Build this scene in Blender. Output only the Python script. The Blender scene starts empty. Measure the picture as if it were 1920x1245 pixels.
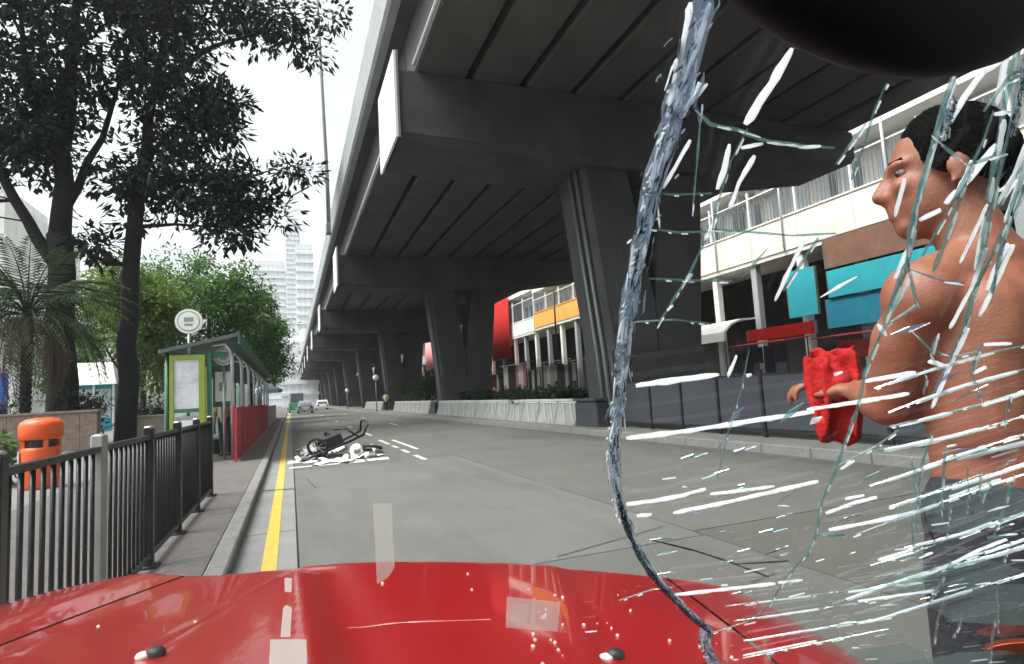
import bpy, bmesh, math, random
from mathutils import Vector, Matrix, Euler
R = math.radians
S = bpy.context.scene
COL = S.collection

# ---------------------------------------------------------------- camera, sky, sun, exposure
cam_d = bpy.data.cameras.new('camera'); cam = bpy.data.objects.new('camera', cam_d); COL.objects.link(cam)
YAW, PITCH, ROLL, CAM_H = R(20.893), R(5.628), R(3.3), 1.3
fwd = Vector((math.sin(YAW)*math.cos(PITCH), math.cos(YAW)*math.cos(PITCH), math.sin(PITCH)))
rgt = fwd.cross(Vector((0,0,1))).normalized(); upv = rgt.cross(fwd)
c_, s_ = math.cos(R(3.32)), math.sin(R(3.32))
rx_ = rgt*c_ - upv*s_; ux_ = upv*c_ + rgt*s_
M = Matrix((rx_, ux_, -fwd)).transposed().to_4x4(); M.translation = (0,0,CAM_H)
cam.matrix_world = M
cam_d.sensor_width = 36.0; cam_d.lens = 36.0*1100/1920; cam_d.clip_start = 0.01; cam_d.clip_end = 3000
S.camera = cam
W = bpy.data.worlds.new('World'); S.world = W; W.use_nodes = True
nt = W.node_tree; nt.nodes.clear()
sky = nt.nodes.new('ShaderNodeTexSky'); sky.sky_type = 'NISHITA'; sky.sun_disc = False
SUN_EL, SUN_AZ = R(60), R(-95)            # azimuth from +Y towards +X: the sun stands to the left of the road
sky.sun_elevation = SUN_EL; sky.sun_rotation = SUN_AZ; sky.air_density = 1.0; sky.dust_density = 6.0; sky.ozone_density = 1.0
hs = nt.nodes.new('ShaderNodeHueSaturation'); hs.inputs['Saturation'].default_value = 0.16
bg = nt.nodes.new('ShaderNodeBackground'); bg.inputs['Strength'].default_value = 0.15
ow = nt.nodes.new('ShaderNodeOutputWorld')
nt.links.new(sky.outputs[0], hs.inputs['Color']); nt.links.new(hs.outputs[0], bg.inputs['Color']); nt.links.new(bg.outputs[0], ow.inputs['Surface'])
sl = bpy.data.lights.new('sun', 'SUN'); sl.energy = 1.5; sl.angle = R(25); sl.color = (1.0, 0.97, 0.93)
sun = bpy.data.objects.new('sun', sl); COL.objects.link(sun)
sd = Vector((math.sin(SUN_AZ)*math.cos(SUN_EL), math.cos(SUN_AZ)*math.cos(SUN_EL), math.sin(SUN_EL)))
sun.rotation_euler = sd.to_track_quat('Z', 'Y').to_euler(); sun.location = sd*60
S.view_settings.view_transform = 'Standard'; S.view_settings.look = 'None'; S.view_settings.gamma = 1.0
S.view_settings.use_curve_mapping = False
S.view_settings.exposure = 1.35
S.render.resolution_x, S.render.resolution_y = 1024, 664

# ---------------------------------------------------------------- materials
MATS = {}
def mat(name, col, rough=0.7, var=0.15, scale=3.0, bump=0.0, bscale=40.0, metal=0.0, spec=0.5, coat=0.0, island=0.0, transl=0.0, stain=None, coords='Object', speck=0.0):
    m = bpy.data.materials.new(name); m.use_nodes = True; MATS[name] = m
    n, l = m.node_tree.nodes, m.node_tree.links
    b = n['Principled BSDF']; b.inputs['Roughness'].default_value = rough; b.inputs['Metallic'].default_value = metal
    b.inputs['Specular IOR Level'].default_value = spec; b.inputs['Coat Weight'].default_value = coat
    tc = n.new('ShaderNodeTexCoord')
    out = None
    nz = n.new('ShaderNodeTexNoise'); nz.inputs['Scale'].default_value = scale; nz.inputs['Detail'].default_value = 6; nz.inputs['Roughness'].default_value = 0.62
    l.new(tc.outputs[coords], nz.inputs['Vector'])
    mp = n.new('ShaderNodeMapRange'); mp.inputs[1].default_value = 0.3; mp.inputs[2].default_value = 0.7
    mp.inputs[3].default_value = 1-var; mp.inputs[4].default_value = 1+var
    l.new(nz.outputs[0], mp.inputs[0])
    fac = mp.outputs[0]
    if island > 0:
        g = n.new('ShaderNodeNewGeometry'); mi = n.new('ShaderNodeMapRange'); mi.inputs[3].default_value = 1-island; mi.inputs[4].default_value = 1+island
        l.new(g.outputs['Random Per Island'], mi.inputs[0])
        mm = n.new('ShaderNodeMath'); mm.operation = 'MULTIPLY'; l.new(fac, mm.inputs[0]); l.new(mi.outputs[0], mm.inputs[1]); fac = mm.outputs[0]
    if speck > 0:
        ns = n.new('ShaderNodeTexNoise'); ns.inputs['Scale'].default_value = 55; ns.inputs['Detail'].default_value = 3; l.new(tc.outputs[coords], ns.inputs['Vector'])
        m4 = n.new('ShaderNodeMapRange'); m4.inputs[1].default_value = 0.3; m4.inputs[2].default_value = 0.7; m4.inputs[3].default_value = 1-speck; m4.inputs[4].default_value = 1+speck; l.new(ns.outputs[0], m4.inputs[0])
        m5 = n.new('ShaderNodeMath'); m5.operation = 'MULTIPLY'; l.new(fac, m5.inputs[0]); l.new(m4.outputs[0], m5.inputs[1]); fac = m5.outputs[0]
    vm = n.new('ShaderNodeVectorMath'); vm.operation = 'SCALE'; vm.inputs[0].default_value = col[:3]; l.new(fac, vm.inputs['Scale'])
    colout = vm.outputs[0]
    if stain:
        sc, sscale, amt, st = stain
        mpp = n.new('ShaderNodeMapping'); mpp.inputs['Scale'].default_value = st; l.new(tc.outputs[coords], mpp.inputs[0])
        n2 = n.new('ShaderNodeTexNoise'); n2.inputs['Scale'].default_value = sscale; n2.inputs['Detail'].default_value = 8; n2.inputs['Roughness'].default_value = 0.7
        l.new(mpp.outputs[0], n2.inputs['Vector'])
        m2 = n.new('ShaderNodeMapRange'); m2.inputs[1].default_value = 0.48; m2.inputs[2].default_value = 0.72; m2.inputs[3].default_value = 0; m2.inputs[4].default_value = amt
        l.new(n2.outputs[0], m2.inputs[0])
        mx = n.new('ShaderNodeMix'); mx.data_type = 'RGBA'; l.new(m2.outputs[0], mx.inputs[0]); l.new(colout, mx.inputs[6]); mx.inputs[7].default_value = (*sc, 1)
        colout = mx.outputs[2]
    l.new(colout, b.inputs['Base Color'])
    if bump > 0:
        nb = n.new('ShaderNodeTexNoise'); nb.inputs['Scale'].default_value = bscale; nb.inputs['Detail'].default_value = 5
        l.new(tc.outputs[coords], nb.inputs['Vector'])
        bp = n.new('ShaderNodeBump'); bp.inputs['Strength'].default_value = bump; bp.inputs['Distance'].default_value = 0.02
        l.new(nb.outputs[0], bp.inputs['Height']); l.new(bp.outputs[0], b.inputs['Normal'])
    if transl > 0:
        t = n.new('ShaderNodeBsdfTranslucent'); l.new(colout, t.inputs['Color'])
        mx2 = n.new('ShaderNodeMixShader'); mx2.inputs[0].default_value = transl
        l.new(b.outputs[0], mx2.inputs[1]); l.new(t.outputs[0], mx2.inputs[2]); l.new(mx2.outputs[0], n['Material Output'].inputs['Surface'])
    return m
def clear_mat(name, tint, white=0.0, wcol=(0.8,0.8,0.8), refl=0.05, rough=0.0):
    """pane: see-through, mirror-like at grazing angles, optionally milky"""
    m = bpy.data.materials.new(name); m.use_nodes = True; n, l = m.node_tree.nodes, m.node_tree.links; n.remove(n['Principled BSDF'])
    t = n.new('ShaderNodeBsdfTransparent'); t.inputs[0].default_value = (*tint, 1)
    g = n.new('ShaderNodeBsdfGlossy'); g.inputs['Roughness'].default_value = rough
    lw = n.new('ShaderNodeLayerWeight'); lw.inputs[0].default_value = 0.5
    pw = n.new('ShaderNodeMath'); pw.operation = 'POWER'; pw.inputs[1].default_value = 5.0; l.new(lw.outputs['Facing'], pw.inputs[0])
    ma = n.new('ShaderNodeMath'); ma.operation = 'MULTIPLY_ADD'; ma.inputs[1].default_value = 0.9; ma.inputs[2].default_value = refl; l.new(pw.outputs[0], ma.inputs[0])
    mx = n.new('ShaderNodeMixShader'); l.new(ma.outputs[0], mx.inputs[0]); l.new(t.outputs[0], mx.inputs[1]); l.new(g.outputs[0], mx.inputs[2])
    o = mx.outputs[0]
    if white > 0:
        d = n.new('ShaderNodeBsdfDiffuse'); d.inputs[0].default_value = (*wcol, 1)
        tl = n.new('ShaderNodeBsdfTranslucent'); tl.inputs[0].default_value = (*wcol, 1)
        a = n.new('ShaderNodeMixShader'); a.inputs[0].default_value = 0.8; l.new(d.outputs[0], a.inputs[1]); l.new(tl.outputs[0], a.inputs[2])
        m3 = n.new('ShaderNodeMixShader'); m3.inputs[0].default_value = white; l.new(o, m3.inputs[1]); l.new(a.outputs[0], m3.inputs[2]); o = m3.outputs[0]
    l.new(o, n['Material Output'].inputs['Surface']); MATS[name] = m
    return m
# ground
for i, c in enumerate([(0.104,0.100,0.092), (0.122,0.118,0.110), (0.088,0.083,0.075)]):
    mat('road_slab%d' % i, c, 0.85, 0.13, 0.9, 0.35, 120, stain=((0.06,0.058,0.054), 0.8, 0.65, (1,0.22,1)), speck=0.16)
mat('joint', (0.06,0.058,0.055), 0.95, 0.2, 6, 0.2)
mat('asphalt', (0.085,0.083,0.08), 0.9, 0.2, 1.5, 0.3, 150)
mat('gutter', (0.20,0.198,0.195), 0.85, 0.15, 2.0, 0.25, 90, stain=((0.14,0.13,0.12), 1.2, 0.5, (1,0.3,1)))
mat('kerb', (0.19,0.185,0.178), 0.85, 0.18, 5.0, 0.35, 60, stain=((0.09,0.085,0.08), 3.0, 0.6, (1,1,1)))
mat('paving', (0.115,0.098,0.094), 0.88, 0.22, 9.0, 0.35, 70, speck=0.2, stain=((0.06,0.054,0.05), 0.9, 0.55, (1,1,1)))
mat('plaza', (0.17,0.165,0.155), 0.88, 0.2, 2.0, 0.25, 40)
mat('yellow_paint', (0.52,0.35,0.05), 0.75, 0.12, 9, 0.15, 90, stain=((0.3,0.26,0.15), 9, 0.5, (1,0.4,1)))
mat('white_paint', (0.55,0.54,0.52), 0.75, 0.15, 7, 0.15, 90, stain=((0.24,0.23,0.21), 7, 0.7, (1,1,1)))
# structures
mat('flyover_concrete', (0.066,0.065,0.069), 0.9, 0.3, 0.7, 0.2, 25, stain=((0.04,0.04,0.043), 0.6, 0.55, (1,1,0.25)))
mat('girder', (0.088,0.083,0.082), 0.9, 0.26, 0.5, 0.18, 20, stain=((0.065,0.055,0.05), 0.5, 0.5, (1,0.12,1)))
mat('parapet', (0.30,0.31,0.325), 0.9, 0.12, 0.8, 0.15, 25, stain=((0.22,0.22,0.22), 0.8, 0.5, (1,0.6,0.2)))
mat('white_metal', (0.74,0.74,0.76), 0.5, 0.05, 2)
mat('planter_panel', (0.30,0.305,0.295), 0.9, 0.15, 2.5, 0.3, 30, stain=((0.14,0.15,0.13), 2.2, 0.7, (1,1,0.5)))
mat('planter_rim', (0.46,0.46,0.44), 0.9, 0.12, 3, 0.2, 30)
mat('dark_metal', (0.02,0.02,0.023), 0.45, 0.2, 8, 0.1, 60, metal=0.3)
mat('rail_metal', (0.017,0.017,0.020), 0.42, 0.25, 6, 0.1, 60, metal=0.4)
mat('steel', (0.55,0.56,0.57), 0.32, 0.1, 5, metal=0.85)
mat('grey_metal', (0.20,0.205,0.215), 0.5, 0.12, 5, metal=0.3)
mat('cream_wall', (0.72,0.69,0.62), 0.85, 0.08, 0.8, 0.1, 30, stain=((0.45,0.41,0.35), 0.9, 0.5, (1,1,0.25)))
mat('white_wall', (0.78,0.77,0.74), 0.85, 0.07, 0.8, 0.1, 30, stain=((0.5,0.47,0.42), 0.9, 0.45, (1,1,0.25)))
mat('orange_wall', (0.72,0.34,0.07), 0.8, 0.1, 0.9, 0.1, 30, stain=((0.5,0.3,0.15), 1.2, 0.4, (1,1,0.3)))
mat('pink_wall', (0.68,0.45,0.42), 0.85, 0.1, 0.8)
mat('grey_wall', (0.36,0.37,0.38), 0.85, 0.12, 0.8, 0.1, 20)
mat('dark_wall', (0.045,0.047,0.058), 0.85, 0.2, 0.4)
mat('brown_wall', (0.20,0.10,0.065), 0.8, 0.2, 1.5)
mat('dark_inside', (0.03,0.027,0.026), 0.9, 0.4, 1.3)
mat('pale_tower', (0.80,0.81,0.82), 0.85, 0.05, 0.05)
mat('tower_glass', (0.68,0.71,0.74), 0.3, 0.1, 0.1)  # windows paled towards the wall tone, distance haze put into the colour
mat('window_dark', (0.10,0.12,0.13), 0.12, 0.3, 0.6, spec=0.8)
mat('window_pale', (0.42,0.47,0.48), 0.15, 0.2, 0.6, spec=0.8)
mat('turquoise', (0.035,0.42,0.50), 0.6, 0.1, 1.2)
mat('deep_turquoise', (0.02,0.25,0.36), 0.6, 0.1, 1.2)
mat('red_cloth', (0.30,0.009,0.009), 0.85, 0.2, 6, 0.5, 45, spec=0.2)
mat('pink_cloth', (0.70,0.22,0.24), 0.75, 0.2, 2.5)
mat('red_sheet', (0.42,0.02,0.03), 0.6, 0.22, 5, 0.3, 9)
mat('white_cloth', (0.78,0.77,0.74), 0.8, 0.08, 3)
mat('green_cloth', (0.03,0.22,0.09), 0.8, 0.2, 3)
mat('cream_board', (0.62,0.58,0.44), 0.8, 0.15, 3)
mat('grey_board', (0.33,0.34,0.33), 0.7, 0.2, 3)
mat('brick_tile', (0.23,0.165,0.135), 0.7, 0.3, 7.0, 0.2, 30, stain=((0.12,0.10,0.09), 1.5, 0.5, (1,1,0.4)))
mat('beige_wall', (0.42,0.36,0.29), 0.85, 0.12, 2, 0.2, 40)
mat('blue_board', (0.02,0.08,0.42), 0.5, 0.15, 2)
mat('blue_paint', (0.05,0.30,0.50), 0.45, 0.15, 3)
mat('bin_orange', (0.72,0.095,0.012), 0.4, 0.08, 6, spec=0.5)
mat('shelter_green', (0.03,0.14,0.085), 0.5, 0.15, 4)
mat('shelter_roof', (0.085,0.11,0.10), 0.6, 0.2, 3)
mat('lime_frame', (0.25,0.32,0.05), 0.5, 0.08, 4)
mat('poster', (0.66,0.68,0.70), 0.3, 0.12, 2.5, stain=((0.30,0.38,0.50), 2.2, 0.8, (1,1,2.2)))
mat('sign_white', (0.76,0.78,0.74), 0.4, 0.06, 4)
mat('sign_mark', (0.25,0.33,0.29), 0.5, 0.2, 4)
# nature
mat('bark', (0.012,0.0105,0.0105), 0.95, 0.35, 2.5, 0.6, 14)
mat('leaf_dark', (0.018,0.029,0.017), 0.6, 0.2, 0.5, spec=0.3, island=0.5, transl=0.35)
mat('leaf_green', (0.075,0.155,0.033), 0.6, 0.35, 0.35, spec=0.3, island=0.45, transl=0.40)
mat('leaf_lime', (0.12,0.19,0.035), 0.6, 0.35, 0.35, spec=0.3, island=0.45, transl=0.42)
mat('leaf_shrub', (0.024,0.038,0.018), 0.65, 0.3, 0.8, spec=0.3, island=0.5, transl=0.2)
mat('palm_leaf', (0.036,0.058,0.024), 0.65, 0.25, 0.8, spec=0.3, island=0.35, transl=0.3)
mat('palm_dry', (0.09,0.062,0.035), 0.8, 0.3, 2)
# vehicle and people
mat('taxi_red', (0.31,0.002,0.003), 0.30, 0.05, 2.0, spec=0.4, coat=0.75)
mat('taxi_trim', (0.012,0.012,0.013), 0.55, 0.2, 20)
mat('interior', (0.016,0.016,0.017), 0.8, 0.2, 30, 0.2, 200)
mat('mirror_plastic', (0.004,0.004,0.005), 0.6, 0.2, 30)
mat('highlight_paint', (0.55,0.24,0.24), 0.5, 0.2, 25)
mat('jet_pale', (0.75,0.62,0.6), 0.5, 0.2, 25)
mat('rubber', (0.02,0.02,0.02), 0.85, 0.2, 20)
mat('skin', (0.21,0.076,0.043), 0.55, 0.12, 9.0, 0.12, 220, stain=((0.19,0.058,0.034), 6, 0.45, (1,1,1)))
MATS['skin'].node_tree.nodes['Principled BSDF'].inputs['Subsurface Weight'].default_value = 0.12; MATS['skin'].node_tree.nodes['Principled BSDF'].inputs['Subsurface Scale'].default_value = 0.012
mat('hair', (0.0025,0.002,0.002), 0.9, 0.4, 60, 0.3, 220, spec=0.06)
mat('trousers', (0.012,0.013,0.019), 0.9, 0.2, 12, 0.4, 60)
mat('eye', (0.10,0.075,0.065), 0.5, 0.02, 4)
mat('iris', (0.02,0.012,0.008), 0.2, 0.02, 4)
mat('tan_cloth', (0.42,0.33,0.20), 0.85, 0.15, 9)
mat('dark_cloth', (0.03,0.032,0.045), 0.85, 0.2, 9)
mat('car_grey', (0.22,0.23,0.25), 0.3, 0.05, 2, coat=0.6)
mat('car_white', (0.66,0.68,0.66), 0.3, 0.05, 2, coat=0.6)
mat('car_green', (0.03,0.28,0.14), 0.3, 0.05, 2, coat=0.6)
mat('lamp_glass', (0.85,0.85,0.85), 0.25, 0.03, 2)
mat('paper', (0.78,0.78,0.78), 0.85, 0.08, 5)
mat('nail', (0.45,0.24,0.17), 0.35, 0.05, 5)
clear_mat('pane', (0.95,0.975,0.965), refl=0.02)
clear_mat('film', (0.97,0.96,0.95), white=0.15, wcol=(0.8,0.76,0.74), refl=0.03, rough=0.2)  # pale film standing in for reflections in the windscreen
clear_mat('reflection_film', (0.97,0.96,0.95), white=0.42, wcol=(0.85,0.80,0.78), refl=0.04, rough=0.2)  # stronger film for the brighter painted reflections
clear_mat('glint', (0.9,0.95,0.97), white=0.96, wcol=(0.97,0.98,1.0), refl=0.12, rough=0.15)  # glints of the cracks put into the colour as milky white
clear_mat('frosted', (0.74,0.79,0.86), white=0.13, wcol=(0.60,0.68,0.80), refl=0.10, rough=0.12)
clear_mat('teal_edge', (0.60,0.74,0.72), white=0.17, wcol=(0.42,0.60,0.60), refl=0.14, rough=0.1)
clear_mat('dark_edge', (0.34,0.36,0.35), white=0.06, wcol=(0.3,0.35,0.35), refl=0.06, rough=0.2)
clear_mat('veil', (0.92,0.955,0.95), white=0.05, wcol=(0.6,0.72,0.72), refl=0.03, rough=0.1)
clear_mat('balcony_glass', (0.75,0.82,0.80), white=0.25, wcol=(0.7,0.78,0.76), refl=0.06, rough=0.02)

# ---------------------------------------------------------------- mesh helpers
class MB:
    def __init__(s): s.v, s.f = [], []
    def add(s, vs, fs):
        o = len(s.v); s.v += [tuple(p) for p in vs]; s.f += [tuple(i+o for i in q) for q in fs]; return s
    def box(s, x0, x1, y0, y1, z0, z1):
        return s.hexa([(x0,y0,z0),(x1,y0,z0),(x1,y1,z0),(x0,y1,z0),(x0,y0,z1),(x1,y0,z1),(x1,y1,z1),(x0,y1,z1)])
    def hexa(s, p):
        return s.add(p, [(3,2,1,0),(4,5,6,7),(0,1,5,4),(1,2,6,5),(2,3,7,6),(3,0,4,7)])
    def cbox(s, x0, x1, y0, y1, z0, z1, c):
        """box with its four vertical and top edges chamfered by c"""
        a = [(x0+c,y0),(x1-c,y0),(x1,y0+c),(x1,y1-c),(x1-c,y1),(x0+c,y1),(x0,y1-c),(x0,y0+c)]
        cx, cy = (x0+x1)/2, (y0+y1)/2
        def sh(p): return (cx+(p[0]-cx)*(1-2*c/max(1e-6,(x1-x0))), cy+(p[1]-cy)*(1-2*c/max(1e-6,(y1-y0))))
        vs = [(x,y,z0) for x,y in a]+[(x,y,z1-c) for x,y in a]+[(*sh(p),z1) for p in a]
        fs = [tuple(range(7,-1,-1)), tuple(range(16,24))]
        for r in (0,8):
            for i in range(8): fs.append((r+i, r+(i+1)%8, r+8+(i+1)%8, r+8+i))
        return s.add(vs, fs)
    def prism(s, poly, axis, a, b):
        """poly of 2-d points extruded along axis x, y or z from a to b"""
        n = len(poly)
        def P(u, v, w): return {'x':(w,u,v),'y':(u,w,v),'z':(u,v,w)}[axis]
        vs = [P(u,v,a) for u,v in poly]+[P(u,v,b) for u,v in poly]
        return s.add(vs, [tuple(range(n-1,-1,-1)), tuple(range(n,2*n))]+[(i,(i+1)%n,n+(i+1)%n,n+i) for i in range(n)])
    def tube(s, pts, rad, n=8, cap=True):
        pts = [Vector(p) for p in pts]
        if not hasattr(rad, '__len__'): rad = [rad]*len(pts)
        vs, fs = [], []
        prev = None
        for i, p in enumerate(pts):
            d = (pts[min(i+1,len(pts)-1)]-pts[max(i-1,0)]).normalized()
            if prev is None: prev = d.orthogonal().normalized()
            u = (prev - d*prev.dot(d))
            u = u.normalized() if u.length > 1e-6 else d.orthogonal().normalized()
            w = d.cross(u); prev = u
            for k in range(n):
                a = 2*math.pi*k/n; vs.append(p+(u*math.cos(a)+w*math.sin(a))*rad[i])
        for i in range(len(pts)-1):
            for k in range(n):
                fs.append((i*n+k, i*n+(k+1)%n, (i+1)*n+(k+1)%n, (i+1)*n+k))
        if cap: fs += [tuple(range(n-1,-1,-1)), tuple(range((len(pts)-1)*n, len(pts)*n))]
        return s.add(vs, fs)
    def ball(s, c, r, nu=12, nv=8, rot=None):
        c = Vector(c); r = Vector((r,r,r)) if not hasattr(r,'__len__') else Vector(r)
        vs, fs = [], []
        for j in range(1, nv):
            t = math.pi*j/nv
            for i in range(nu):
                a = 2*math.pi*i/nu
                p = Vector((r.x*math.sin(t)*math.cos(a), r.y*math.sin(t)*math.sin(a), r.z*math.cos(t)))
                vs.append(c+(rot@p if rot else p))
        top = Vector((0,0,r.z)); vs.append(c+(rot@top if rot else top)); vs.append(c-(rot@top if rot else top))
        T, B = len(vs)-2, len(vs)-1
        for j in range(nv-2):
            for i in range(nu): fs.append((j*nu+i, (j+1)*nu+i, (j+1)*nu+(i+1)%nu, j*nu+(i+1)%nu))
        for i in range(nu):
            fs.append((T, i, (i+1)%nu)); fs.append((B, (nv-2)*nu+(i+1)%nu, (nv-2)*nu+i))
        return s.add(vs, fs)
    def capsule(s, a, b, r1, r2, n=12):
        a, b = Vector(a), Vector(b); d = (b-a).normalized(); pts, rad = [], []
        for k in range(5):
            t = k/4*math.pi/2; pts.append(a-d*r1*math.cos(t)); rad.append(max(1e-4, r1*math.sin(t)))
        for k in range(5):
            t = k/4*math.pi/2; pts.append(b+d*r2*math.sin(t)); rad.append(max(1e-4, r2*math.cos(t)))
        return s.tube(pts, rad, n)
    def mesh(s, name):
        me = bpy.data.meshes.new(name); me.from_pydata(s.v, [], s.f); me.update(); return me
    def build(s, name, m, parent=None, smooth=False, kind=None):
        """vertices are given in world coordinates; shifted into the frame of the (unrotated) parent"""
        o = base(parent)
        if parent is not None and o.length > 0: s.v = [(x-o.x, y-o.y, z-o.z) for x,y,z in s.v]
        me = s.mesh(name); me.materials.append(MATS[m])
        if smooth: me.polygons.foreach_set('use_smooth', [True]*len(me.polygons))
        ob = bpy.data.objects.new(name, me); COL.objects.link(ob)
        if parent is not None: ob.parent = parent
        if kind: ob['kind'] = kind
        return ob
def base(p):
    o = Vector((0,0,0))
    while p is not None: o = o + p.location; p = p.parent
    return o
def tag(o, label, cat, group=None, kind=None):
    o['label'] = label; o['category'] = cat
    if group: o['group'] = group
    if kind: o['kind'] = kind
    return o
def thing(name, label, cat, loc=(0,0,0), group=None):
    o = bpy.data.objects.new(name, None); COL.objects.link(o); o.location = loc; o.empty_display_size = 0.2
    return tag(o, label, cat, group)
def struct(name, mb, m, smooth=False):
    o = mb.build(name, m, None, smooth); o['kind'] = 'structure'; return o
def inst(me, name, parent, loc, rot=(0,0,0), scale=(1,1,1)):
    """an object sharing mesh data, at a world location"""
    o = bpy.data.objects.new(name, me); COL.objects.link(o)
    if parent is not None: o.parent = parent
    o.location = Vector(loc)-base(parent); o.rotation_euler = rot; o.scale = scale
    return o
def shared(mb, name, m, smooth=False):
    me = mb.mesh(name); me.materials.append(MATS[m])
    if smooth: me.polygons.foreach_set('use_smooth', [True]*len(me.polygons))
    return me
def copy_tree(o, parent=None):
    c = o.copy(); COL.objects.link(c); c.parent = parent
    for ch in list(o.children): copy_tree(ch, c)
    return c
def fuse(mb, voxel, smooth=6):
    """closed pieces grown into one continuous skin"""
    me = mb.mesh('tmp'); ob = bpy.data.objects.new('tmp', me); COL.objects.link(ob)
    r = ob.modifiers.new('r', 'REMESH'); r.mode = 'VOXEL'; r.voxel_size = voxel; r.use_smooth_shade = True
    sm = ob.modifiers.new('s', 'SMOOTH'); sm.factor = 0.5; sm.iterations = smooth
    dg = bpy.context.evaluated_depsgraph_get(); dg.update()
    out = bpy.data.meshes.new_from_object(ob.evaluated_get(dg))
    bpy.data.objects.remove(ob); out.polygons.foreach_set('use_smooth', [True]*len(out.polygons))
    return out

# ================================================================ GROUND
rnd = random.Random(11)
KX = -0.46                                   # kerb line
struct('ground', MB().box(-700, 700, -120, 900, -0.6, -0.10), 'asphalt')
road = struct('road', MB().box(KX, 60, -30, 420, -0.09, -0.025), 'joint')
g = 0.009
xs = [0.035, 3.22, 7.0]
ys = [-27.8+8.0*i for i in range(26)]
for i in range(len(xs)-1):
    for j in range(len(ys)-1):
        y0, y1 = ys[j]+0.15*i, ys[j+1]+0.15*i
        MB().box(xs[i]+g, xs[i+1]-g, y0+g, y1-g, -0.03, 0.0 + 0.001*rnd.random()).build('concrete_slab', 'road_slab%d' % rnd.choice([0,0,1,2]), road)
MB().box(7.0+g, 60, -30, 420, -0.03, -0.004).build('side_lane', 'asphalt', road)
MB().box(0.035+g, 7.0-g, 172.3, 420, -0.03, 0.0).build('far_surface', 'road_slab0', road)
for j in range(20):                          # gutter strip, cast in long bays
    y0 = -8+7.3*j
    MB().box(KX+0.002, 0.035-g, y0+0.012, y0+7.3-0.012, -0.03, 0.0015).build('gutter_bay', 'gutter', road)
MB().add([(x,y,0.0062) for x,y in [(-0.245,-5),(-0.13,-5),(-0.13,140),(-0.245,140)]], [(0,1,2,3)]).build('yellow_line', 'yellow_paint', road)
def dash(x, y0, y1, w=0.1):
    MB().add([(x-w/2,y0,0.0062),(x+w/2,y0,0.0062),(x+w/2,y1,0.0062),(x-w/2,y1,0.0062)], [(0,1,2,3)]).build('lane_dash', 'white_paint', road)
for y0, y1 in [(11.9,13.0),(13.7,14.6),(15.2,16.0),(16.6,18.6),(21,23),(28,30),(37,39),(46,48),(55,57),(64,66)]: dash(2.52 if y0 < 20 else 2.6, y0, y1)
for y0, y1 in [(14.4,18.2),(27.2,29.6),(40,42.4),(54,56.4)]: dash(2.86 if y0 < 20 else 4.55, y0, y1)
# worn white lettering strokes of the stop box
for x, y, w, l in [(0.15,12.75,0.42,0.22),(0.75,12.72,0.5,0.2),(1.25,12.95,0.34,0.75),(1.7,12.9,0.45,0.5),(0.05,14.0,0.3,0.7),(0.35,16.5,0.3,1.4),(1.25,13.55,0.9,0.16),(0.55,13.4,0.2,0.5)]:
    MB().add([(x-w/2,y-l/2,0.0065),(x+w/2,y-l/2,0.0065),(x+w/2+0.03,y+l/2,0.0065),(x-w/2+0.02,y+l/2,0.0065)], [(0,1,2,3)]).build('road_marking', 'white_paint', road)
# tar streak across the gutter and a few joint cracks
MB().add([(-0.43,9.75,0.0072),(0.03,9.62,0.0072),(0.03,9.70,0.0072),(-0.43,9.86,0.0072)], [(0,1,2,3)]).build('tar_seal', 'joint', road)
for a, b in [((0.33,9.5),(0.22,10.9)),((3.25,2.0),(3.9,2.6)),((1.9,4.28),(3.1,4.62)),((2.7,3.1),(2.95,3.16))]:
    a, b = Vector((*a,0.003)), Vector((*b,0.003)); n = Vector((-(b-a).y,(b-a).x,0)).normalized()*0.012
    MB().add([a-n,b-n,b+n,a+n], [(0,1,2,3)]).build('crack_line', 'joint', road)
# left pavement with kerbstones
pav = struct('pavement', MB().box(-3.4, KX-0.155, -30, 160, -0.05, 0.12), 'paving')
ks = shared(MB().cbox(-0.075,0.075,-0.495,0.495,-0.05,0.125,0.014), 'kerbstone', 'kerb')
for j in range(110): inst(ks, 'kerbstone', pav, (KX-0.078, -4.5+j*1.0, rnd.uniform(-0.003,0.003)), (0,0,rnd.uniform(-0.004,0.004)))
struct('plaza', MB().box(-120, -3.41, -30, 160, -0.05, 0.116), 'plaza')
# median island and the far pavement
def mk(y): return 7.55-0.022*(y-8)
med = struct('median', MB().add([(mk(-30),-30,-0.02),(13,-30,-0.02),(13,170,-0.02),(mk(170),170,-0.02),(mk(-30),-30,0.13),(13,-30,0.13),(13,170,0.13),(mk(170),170,0.13)], [(3,2,1,0),(4,5,6,7),(0,1,5,4),(1,2,6,5),(2,3,7,6),(3,0,4,7)]), 'plaza')
ks2 = shared(MB().cbox(-0.075,0.075,-0.495,0.495,-0.03,0.15,0.014), 'kerbstone', 'kerb')
for j in range(80): inst(ks2, 'kerbstone', med, (mk(2.5+j)-0.03, 2.5+j, rnd.uniform(-0.003,0.003)), (0,0,0.022))
struct('far_pavement', MB().box(17.2, 60, -30, 170, -0.02, 0.13), 'plaza')

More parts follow.
